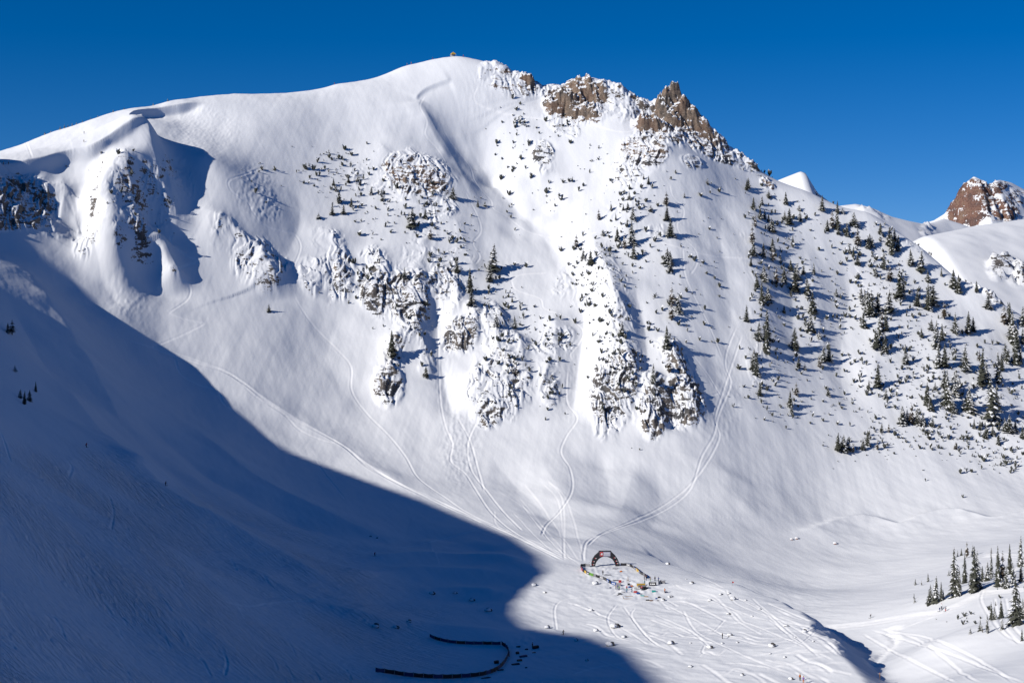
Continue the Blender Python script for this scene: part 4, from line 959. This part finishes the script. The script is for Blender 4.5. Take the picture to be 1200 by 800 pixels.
# ---------------------------------------------------------------- the finish arch
P1 = march(Z2, 693.3, 663.5); P2 = march(Z2, 724.5, 662.5)
cx, cy_, cz_ = [(a+b)/2 for a, b in zip(P1, P2)]; k_ = cy_/F/10   # metres per enlarged pixel
arch = empty('finish_arch', (cx, cy_, min(P1[2], P2[2])+.0), math.atan2(P2[1]-P1[1], P2[0]-P1[0])*.3)
tag(arch, 'black inflatable finish arch with a red and white header above the fenced ring', 'arch')
out = [(-157,0),(-160,40),(-148,85),(-122,128),(-78,165),(-70,184),(70,184),(80,168),(120,130),(150,85),(168,40),(172,6)]
inn = [(-115,0),(-112,28),(-98,60),(-72,92),(-48,108),(-22,118),(22,118),(52,108),(84,88),(105,58),(116,30),(122,6)]
ksc = k_; V = []; Fc = []; dp = .85
n = len(out)
for y, q in ((-dp, .86), (-dp*.6, 1.0), (dp*.6, 1.0), (dp, .86)):
    for (a, b), (c, d) in zip(out, inn):
        mx, mz = (a+c)/2, (b+d)/2; V.append(Vector(((mx+(a-mx)*q)*ksc, y, (mz+(b-mz)*q)*ksc)))
    for (a, b), (c, d) in zip(out, inn):
        mx, mz = (a+c)/2, (b+d)/2; V.append(Vector(((mx+(c-mx)*q)*ksc, y, (mz+(d-mz)*q)*ksc)))
for y in range(3):
    for i in range(n-1):
        a = y*2*n+i; b = (y+1)*2*n+i
        Fc += [(a, a+1, b+1, b), (a+n, b+n, b+n+1, a+n+1)]
    for i in (0, n-1): a = y*2*n+i; b = (y+1)*2*n+i; Fc.append((a, b, b+n, a+n))
for i in range(n-1): Fc += [(i, i+n, i+n+1, i+1), (6*n+i, 6*n+i+1, 6*n+n+i+1, 6*n+n+i)]
link('arch_tube', mesh_from('arch_tube', V, Fc, [MC['black']], smooth=False), arch)
def patch(parent, name, x0, x1, z0, z1, col_, rot=0, y=-dp-.05, th=.05):
    V = []; Fc = []; cxx, czz = (x0+x1)/2*ksc, (z0+z1)/2*ksc; box(V, Fc, (x0-x1)/2*ksc, (x1-x0)/2*ksc, -th, 0, (z0-z1)/2*ksc, (z1-z0)/2*ksc)
    o = link(name, mesh_from(name, V, Fc, [MC[col_]]), parent, (cxx, y, czz)); o.rotation_euler = (0, rot, 0); return o
hd = patch(arch, 'header_panel', -62, 62, 126, 178, 'grey'); hd.data.materials[0] = simple_mat('header_grey', (.32,.32,.42), .6, .1)
def sub(par, name, x0, x1, z0, z1, col_):     # a piece lying on the header, in header coordinates
    V = []; Fc = []; box(V, Fc, x0*ksc, x1*ksc, -.09, -.052, z0*ksc, z1*ksc); return link(name, mesh_from(name, V, Fc, [MC[col_]]), par)
sub(hd, 'red_logo_block', -60, -22, -25, 25, 'red')
V = []; Fc = []
for a in (-50,-44,-38): box(V, Fc, a*ksc, (a+8)*ksc, -.13, -.092, -12*ksc, (6+((a+50)%7))*ksc)
link('logo_mark', mesh_from('logo_mark', V, Fc, [MC['white']]), hd)
V = []; Fc = []
for i in range(7): box(V, Fc, (-14+i*10)*ksc, (-8+i*10)*ksc, -.09, -.052, 2*ksc, 14*ksc)
for i in range(9): box(V, Fc, (-14+i*8)*ksc, (-9+i*8)*ksc, -.09, -.052, -14*ksc, -6*ksc)
link('header_lettering', mesh_from('header_lettering', V, Fc, [MC['white']]), hd)
for (a, b, rot) in [(-112,102,-.8),(-134,64,-1.2),(-137,30,-1.45),(112,108,.75),(132,70,1.15),(143,42,1.35)]:
    q = patch(arch, 'logo_patch', a-11, a-1, b-5, b+5, 'red', rot*.15); patch(arch, 'logo_patch', a+1, a+11, b-4, b+4, 'white', rot*.15)
for s_ in (-1, 1):    # guy lines
    V = []; Fc = []; tube(V, Fc, (s_*120*ksc, dp, 120*ksc), (s_*190*ksc, dp+4, -.2), .03, .03, 4); link('guy_line', mesh_from('guy_line', V, Fc, [MC['grey']]), arch)
# ---------------------------------------------------------------- banner fences: each banner and post a part of its fence
def fence(pts, height, label, cols, name='banner_fence', plen=2.6, group=None, marks=True):
    L = smooth_line(pts, 8); W3 = np.array([march(Z2, a, b) for a, b in L])
    seg = np.hypot(*(W3[1:,:2]-W3[:-1,:2]).T); cum = np.r_[0, np.cumsum(seg)]; n = max(1, int(round(cum[-1]/plen)))
    ss = np.linspace(0, cum[-1], n+1); X = [np.interp(ss, cum, W3[:,i]) for i in range(3)]
    o0 = (X[0][0], X[1][0], X[2][0]); f = empty(name, o0); tag(f, label, 'fence', group); rf = random.Random(int(pts[0][0]))
    for i in range(n+1):
        V = []; Fc = []; p = Vector((X[0][i]-o0[0], X[1][i]-o0[1], X[2][i]-o0[2])); tube(V, Fc, p+Vector((0,0,-.2)), p+Vector((rf.uniform(-.05,.05),0,height*1.12)), .03, .03, 5); link('post', mesh_from('post', V, Fc, [M_BLACK]), f)
    for i in range(n):
        a = Vector((X[0][i]-o0[0], X[1][i]-o0[1], X[2][i]-o0[2])); b = Vector((X[0][i+1]-o0[0], X[1][i+1]-o0[1], X[2][i+1]-o0[2]))
        d = (b-a).normalized(); nrm = Vector((-d.y, d.x, 0)).normalized()*.03; V = []; Fc = []; sg = 4
        for q in range(sg+1):
            p = a.lerp(b, .02+.96*q/sg); sag = -.10*math.sin(math.pi*q/sg)*height
            for zz in (.06, height+sag):
                for s_ in (-1, 1): V.append(p+Vector((0,0,zz))+nrm*s_+nrm*1.5*math.sin(q*1.7+i))
        for q in range(sg):
            k = q*4; Fc += [(k,k+4,k+6,k+2),(k+1,k+3,k+7,k+5),(k+2,k+6,k+7,k+3),(k,k+1,k+5,k+4)]
        Fc += [(0,2,3,1),(sg*4,sg*4+1,sg*4+3,sg*4+2)]
        c = cols[i % len(cols)] if isinstance(cols, list) else cols
        bo = link('banner', mesh_from('banner', V, Fc, [MC[c]]), f)
        if marks and rf.random() < .75:     # the pale block of a sponsor's mark on the banner
            V = []; Fc = []; side = nrm.normalized()*(-1 if nrm.y > 0 else 1)
            for t0, t1 in ((.2,.34),(.42,.56),(.62,.82)):
                p = a.lerp(b, t0)+side*.09; q_ = a.lerp(b, t1)+side*.09; k = len(V); t = side*.03
                for w_ in (p, q_):
                    for zz in (.3, .62): V += [w_+Vector((0,0,zz*height)), w_+t+Vector((0,0,zz*height))]
                Fc += [(k+1,k+5,k+7,k+3),(k,k+2,k+6,k+4),(k+2,k+3,k+7,k+6),(k,k+4,k+5,k+1)]
            link('banner_mark', mesh_from('banner_mark', V, Fc, [MC[rf.choice(['white','white','grey'])]]), bo)
    return f
fp = lambda L: [FZ(a, b) for a, b in L]
fence(fp([(215,338),(170,332),(120,332),(103,345)]), 1.2, 'dark banner fence closing the ring behind the foot of the arch', ['grey','black','grey'])
fence(fp([(103,350),(120,385),(160,415),(215,440),(270,455),(330,475),(390,495),(440,530),(490,552),(575,562)]), 1.25, 'long banner fence of the lower ring edge with pink and yellow panels', ['black','pink','pink','black','yellow','black','green','grey','black','grey','black','black','blue','black','blue','grey','black','black','grey'])
fence(fp([(575,325),(630,325),(685,335),(725,360),(770,395),(810,425),(850,445),(880,475)]), 1.2, 'banner fence of the upper ring edge with two yellow panels', ['black','grey','black','black','grey','navy','yellow','yellow','navy','black'])
fence(fp([(905,558),(950,560),(990,560)]), 1.5, 'short dark banner fence outside the ring', ['black','grey'])
fence(fp([(1015,548),(1030,530),(1060,540),(1095,535)]), 1.3, 'short navy banner fence bending away outside the ring', ['navy','grey'])
def LZ(X, Y): return 430+X/5.4545, 730+Y/5.4545
lf = lambda L: [LZ(a, b+8) for a, b in L]
fence(lf([(402,80),(440,97),(500,112),(560,122),(640,126),(700,128),(760,128),(855,130)]), 1.15, 'dark fence running straight along the far side of the shaded corral', ['navy','black','navy'], plen=3, marks=False)
fence(lf([(860,130),(895,155),(905,190),(890,230),(865,265),(820,300),(760,322),(700,333),(620,340),(540,345),(460,345),(400,343),(330,338),(240,330),(150,315),(55,303)]), 1.35, 'long black fence curving round the near side of the shaded corral', ['black','navy','black'], plen=3, marks=False)
# ---------------------------------------------------------------- gear: boxes, bags, tables, mats
def crate(u, v, sx, sy, sz, c, label, cat='box', name='crate', rz=0, lid=None):
    P = march(Z2, u, v); o = empty(name, (P[0], P[1], P[2]-.03), rz)
    V = []; Fc = []; box(V, Fc, -sx/2,sx/2,-sy/2,sy/2,0,sz*.8); link('body', bevelled('body', V, Fc, [MC[c]], .04), o)
    V = []; Fc = []; box(V, Fc, -sx/2-.03,sx/2+.03,-sy/2-.03,sy/2+.03,sz*.8+.003,sz); link('lid', bevelled('lid', V, Fc, [MC[lid or c]], .03), o)
    V = []; Fc = []; tube(V, Fc, (-.15,-sy/2-.06,sz*.5), (.15,-sy/2-.06,sz*.5), .025, .025); link('handle', mesh_from('handle', V, Fc, [M_BLACK]), o)
    tag(o, label, cat); return o
def bag(u, v, L, w, h, c, label, name='duffel_bag', cat='bag', rz=0):
    P = march(Z2, u, v); o = empty(name, (P[0], P[1], P[2]+h*.35), rz); bm = bmesh.new(); bmesh.ops.create_icosphere(bm, subdivisions=3, radius=1)
    for q in bm.verts:
        a = q.co; q.co = Vector((math.copysign(abs(a.x)**.6, a.x)*L/2, math.copysign(abs(a.y)**.8, a.y)*w/2, max(-.7, a.z*(1+.15*math.sin(a.x*7)))*h/2))
    me = bpy.data.meshes.new('bag_body'); bm.to_mesh(me); bm.free(); me.materials.append(MC[c]); link('bag_body', me, o)
    for s_ in (-.22, .22):
        V = []; Fc = []; tube(V, Fc, (s_*L,-w*.5,.0), (s_*L,0,h*.56), .03, .03); tube(V, Fc, (s_*L,0,h*.56), (s_*L,w*.5,0), .03, .03); link('strap', mesh_from('strap', V, Fc, [M_BLACK]), o)
    tag(o, label, cat); return o
def table(u, v, L, w, h, c, label, rz=0):
    P = march(Z2, u, v); o = empty('table', (P[0], P[1], P[2]-.05), rz); V = []; Fc = []; box(V, Fc, -L/2,L/2,-w/2,w/2,h-.06,h); link('table_top', bevelled('table_top', V, Fc, [MC[c]], .01), o)
    for a in (-1,1):
        for b in (-1,1):
            V = []; Fc = []; tube(V, Fc, (a*L*.45,b*w*.42,0), (a*L*.43,b*w*.40,h-.062), .03, .03); link('leg', mesh_from('leg', V, Fc, [M_BLACK]), o)
    tag(o, label, 'table'); return o
def G(X, Y): return FZ(X, Y)
table(*G(420,440), 2.9, .8, .45, 'grey', 'long low grey table in the middle of the ring')
table(*G(512,366), 2.4, .8, .6, 'grey', 'dark low table near the far leg of the arch')
table(*G(512,500), 2.2, .8, .35, 'grey', 'pale low table inside the ring by the lower fence', .1)
crate(*G(566,520), 1.1, .8, .9, 'red', 'bright red box just inside the lower fence')
bag(*G(578,398), 1.1, .7, .7, 'orange', 'orange bag alone in the middle of the ring')
crate(*G(668,550), .9, .7, .6, 'black', 'small black box inside the ring near the gate')
bag(*G(680,582), 1.3, .8, .7, 'blue', 'bright blue bag at the ring gate')
bag(*G(704,568), 1.2, .8, .6, 'orange', 'orange bag next to the bright blue bag')
crate(*G(782,562), 1.3, 1.0, .9, 'yellow', 'smaller yellow box behind the black gear pile')
crate(*G(832,562), 1.9, 1.0, .95, 'yellow', 'larger yellow box behind the black gear pile')
bag(*G(748,640), 1.6, .9, .8, 'red', 'red-orange bag in front of the gear pile')
bag(*G(780,655), 1.6, .9, .7, 'blue', 'blue bag against the red-orange bag')
crate(*G(850,605), 1.6, 1.2, 1.7, 'black', 'tall black case in the middle of the gear pile', lid='grey')
crate(*G(818,590), 1.1, 1.0, 1.0, 'brown', 'brown box leaning on the tall black case')
bag(*G(886,588), 1.2, .7, .5, 'navy', 'navy bag at the foot of the tall black case')
crate(*G(800,575), 1.5, .8, .7, 'grey', 'grey box between the two yellow boxes', rz=.2)
table(*G(760,600), 2.0, .8, .7, 'cream', 'cream-topped table before the yellow boxes')
crate(*G(962,632), 1.5, .9, .6, 'teal', 'green-teal box alone to the side of the gear')
bag(*G(1108,640), 1.2, .7, .6, 'navy', 'navy bag beside the orange jacket')
bag(*G(1024,700), 1.2, .8, .6, 'black', 'black bag by the two white boulders')
bag(*G(992,714), .9, .6, .5, 'blue', 'small blue bag next to the black one')
bag(*G(1010,738), 1.0, .6, .4, 'grey', 'grey bag lowest by the two white boulders')
bag(*G(565,660), 1.5, .9, .6, 'black', 'black bag on the snow below the green jacket')
bag(*G(540,672), 1.0, .6, .4, 'grey', 'grey bag next to the black bag below the green jacket')
bag(*G(600,635), 1.7, .4, .3, 'grey', 'long grey ski bag lying below the lower fence', rz=-.6)
bag(*G(830,680), 1.8, .5, .4, 'teal', 'teal ski bag in the row below the gear pile', rz=-.3)
bag(*G(875,690), 1.8, .5, .4, 'tan', 'tan ski bag in the row below the gear pile', rz=-.2)
bag(*G(890,732), 1.6, .6, .5, 'black', 'black ski bag in the lowest row of gear', rz=-.1)
bag(*G(935,738), 1.5, .6, .5, 'brown', 'brown ski bag in the lowest row of gear', rz=-.1)
bag(*G(455,588), 1.0, .7, .5, 'navy', 'navy bag outside the lower fence by a white boulder')
for (X, Y, sx, sz, c, lab, nm) in [(968,152,1.6,.5,'black','black bag on the snow right of the shaded fence','b'),(1020,168,1.2,.45,'black','small black bag beside the snow mound in shade','b'),(1078,160,2.2,.9,'black','big black case at the back of the shaded gear','c'),
      (1068,188,1.4,.3,'black','flat black bag in front of the big shaded case','b'),(962,195,1.0,.7,'black','black box at the head of the shaded gear row','c'),(1000,214,2.6,.5,'navy','long navy case in the shaded gear row','c'),(975,240,1.6,.5,'brown','brown case in the middle of the shaded gear row','c'),
      (950,264,2.6,.4,'black','long black case at the end of the shaded gear row','c'),(855,300,2.2,.4,'black','black ski bag lying against the curving fence','b'),(760,350,3.2,.35,'black','long black ski bag under the curving fence','b'),(828,256,1.4,.9,'black','black case inside the bend of the shaded corral','c'),(1018,284,.8,.3,'black','tiny black bag alone below the shaded gear','b')]:
    u, v = LZ(X, Y)
    (crate(u, v, sx, .8, sz, c, lab, 'case', 'equipment_case', .5) if nm == 'c' else bag(u, v, sx, .7, sz, c, lab, rz=.4))
u, v = LZ(1058,158); person(u, v, 'black', 'black', 'black', 'person in black beside the big shaded case', 0, 1)
u, v = LZ(908,212); person(u, v, 'navy', 'black', 'black', 'person in navy standing at the bend of the shaded fence', 0, 1)
# open wooden frame lying on the snow
u, v = G(662,700); P = march(Z2, u, v); o = empty('wooden_frame', (P[0], P[1], P[2]+.02), .05); tag(o, 'open rectangular wooden frame lying flat on the snow', 'frame')
for a, b, c, d in ((-2,2,-1.8,-1.7),(-2,2,1.7,1.8),(-2,-1.9,-1.697,1.697),(1.9,2,-1.697,1.697)):
    V = []; Fc = []; box(V, Fc, a,b,c,d,.0,.16); link('rail', mesh_from('rail', V, Fc, [MC['tan']]), o)
u, v = G(657,515); P = march(Z2, u, v); o = empty('trophy_stand', (P[0], P[1], P[2]), .2); tag(o, 'slender wooden stand with a pointed top inside the ring', 'stand')
for a in (-.4,.4):
    V = []; Fc = []; tube(V, Fc, (a,0,-.1), (a*.2,0,2.2), .06, .04); link('leg', mesh_from('leg', V, Fc, [MC['tan']]), o)
V = []; Fc = []; box(V, Fc, -.5,.5,-.2,.2,.7,.8); link('shelf', mesh_from('shelf', V, Fc, [MC['tan']]), o)
# red course flag
P = march(Z2, 858, 686); o = empty('course_flag', P); tag(o, 'small red course flag on the brow of the knoll', 'flag')
V = []; Fc = []; tube(V, Fc, (0,0,-.2), (0,0,1.7), .03, .03, 5); link('pole', mesh_from('pole', V, Fc, [M_BLACK]), o)
V = [Vector((.03+.15*i, .05*math.sin(i*1.4), z)) for i in range(5) for z in (1.05+.03*i, 1.7-.03*i)]; V += [a+Vector((0,.02,0)) for a in V]
Fc = [(2*i,2*i+2,2*i+3,2*i+1) for i in range(4)]+[(10+2*i,10+2*i+1,10+2*i+3,10+2*i+2) for i in range(4)]; link('flag_cloth', mesh_from('flag_cloth', V, Fc, [MC['red']]), o)
# wind-stunted firs along the plateau skyline
ks = [(53.5,2.6),(60,1.5),(71,3),(76,3.6),(80,2.5),(85,2.8),(90,2.2),(97,2.0),(107,1.6),(115,1.8),(133,2.0),(146,1.8),(180,2.2),(197,2.4)]
for q, (u, h) in enumerate(sorted(ks, key=lambda t: -t[1])):
    P = crest_at(u); hm = (h+1.3)*P[1]/F; o = empty('fir_bush', (P[0], P[1]-1, P[2]-.3), q, (hm*1.3, hm*1.3, hm))
    link('trunk', BUSH[q % 4][1], o); link('crown', BUSH[q % 4][0], o)
    tag(o, f"stunted snow-plastered fir bush, {ORD[min(q,12)] if q < 13 else 'lowest'}, on the plateau skyline", 'bush', 'stunted firs along the plateau skyline')
print('things', time.time()-T0)
# ---------------------------------------------------------------- camera, sun, sky
cam = bpy.data.cameras.new('camera'); co = bpy.data.objects.new('camera', cam); COL.objects.link(co)
cam.sensor_width = 36; cam.sensor_fit = 'HORIZONTAL'; cam.lens = F/1200*36
co.location = (0,0,0); co.rotation_euler = (math.radians(90), 0, 0)
cam.shift_y = -(400-VH)/1200.0
cam.clip_end = 30000; cam.clip_start = 1
sc.camera = co
sl = bpy.data.lights.new('sun', 'SUN'); so = bpy.data.objects.new('sun', sl); COL.objects.link(so)
sl.energy = 4.1; sl.angle = math.radians(.5); sl.color = (1.0,.952,.875)
so.rotation_euler = Vector(SUN).to_track_quat('-Z', 'Y').to_euler(); so.location = (-300,-200,400)
w = bpy.data.worlds.new('World'); sc.world = w; w.use_nodes = True; nt = w.node_tree
bg = nt.nodes['Background']; sky = nt.nodes.new('ShaderNodeTexSky'); sky.sky_type = 'NISHITA'; sky.sun_disc = False
sky.sun_elevation = math.asin(-SUN[2]); sky.sun_rotation = math.atan2(-SUN[0], -SUN[1])
sky.altitude = 3600; sky.air_density = 1.0; sky.dust_density = .0; sky.ozone_density = 3.0
hs = nt.nodes.new('ShaderNodeHueSaturation'); hs.inputs['Saturation'].default_value = 1.42; hs.inputs['Value'].default_value = 1.0
tcw = nt.nodes.new('ShaderNodeTexCoord'); mpw = nt.nodes.new('ShaderNodeMapping'); mpw.inputs['Location'].default_value = (0,0,.085)
nt.links.new(tcw.outputs['Generated'], mpw.inputs[0]); nt.links.new(mpw.outputs[0], sky.inputs[0])
nt.links.new(sky.outputs[0], hs.inputs['Color']); tn = nt.nodes.new('ShaderNodeMix'); tn.data_type = 'RGBA'; tn.blend_type = 'MULTIPLY'; tn.inputs[0].default_value = 1; tn.inputs[7].default_value = (1,.95,1.13,1)
nt.links.new(hs.outputs[0], tn.inputs[6]); nt.links.new(tn.outputs[2], bg.inputs[0]); bg.inputs[1].default_value = .060
vs = sc.view_settings; vs.view_transform = 'Standard'; vs.look = 'None'; vs.exposure = 0.34; vs.gamma = 1; vs.use_curve_mapping = False
sc.cycles.sample_clamp_indirect = 0.21; sc.cycles.max_bounces = 4; sc.cycles.diffuse_bounces = 1; sc.cycles.glossy_bounces = 1
print('done', time.time()-T0)
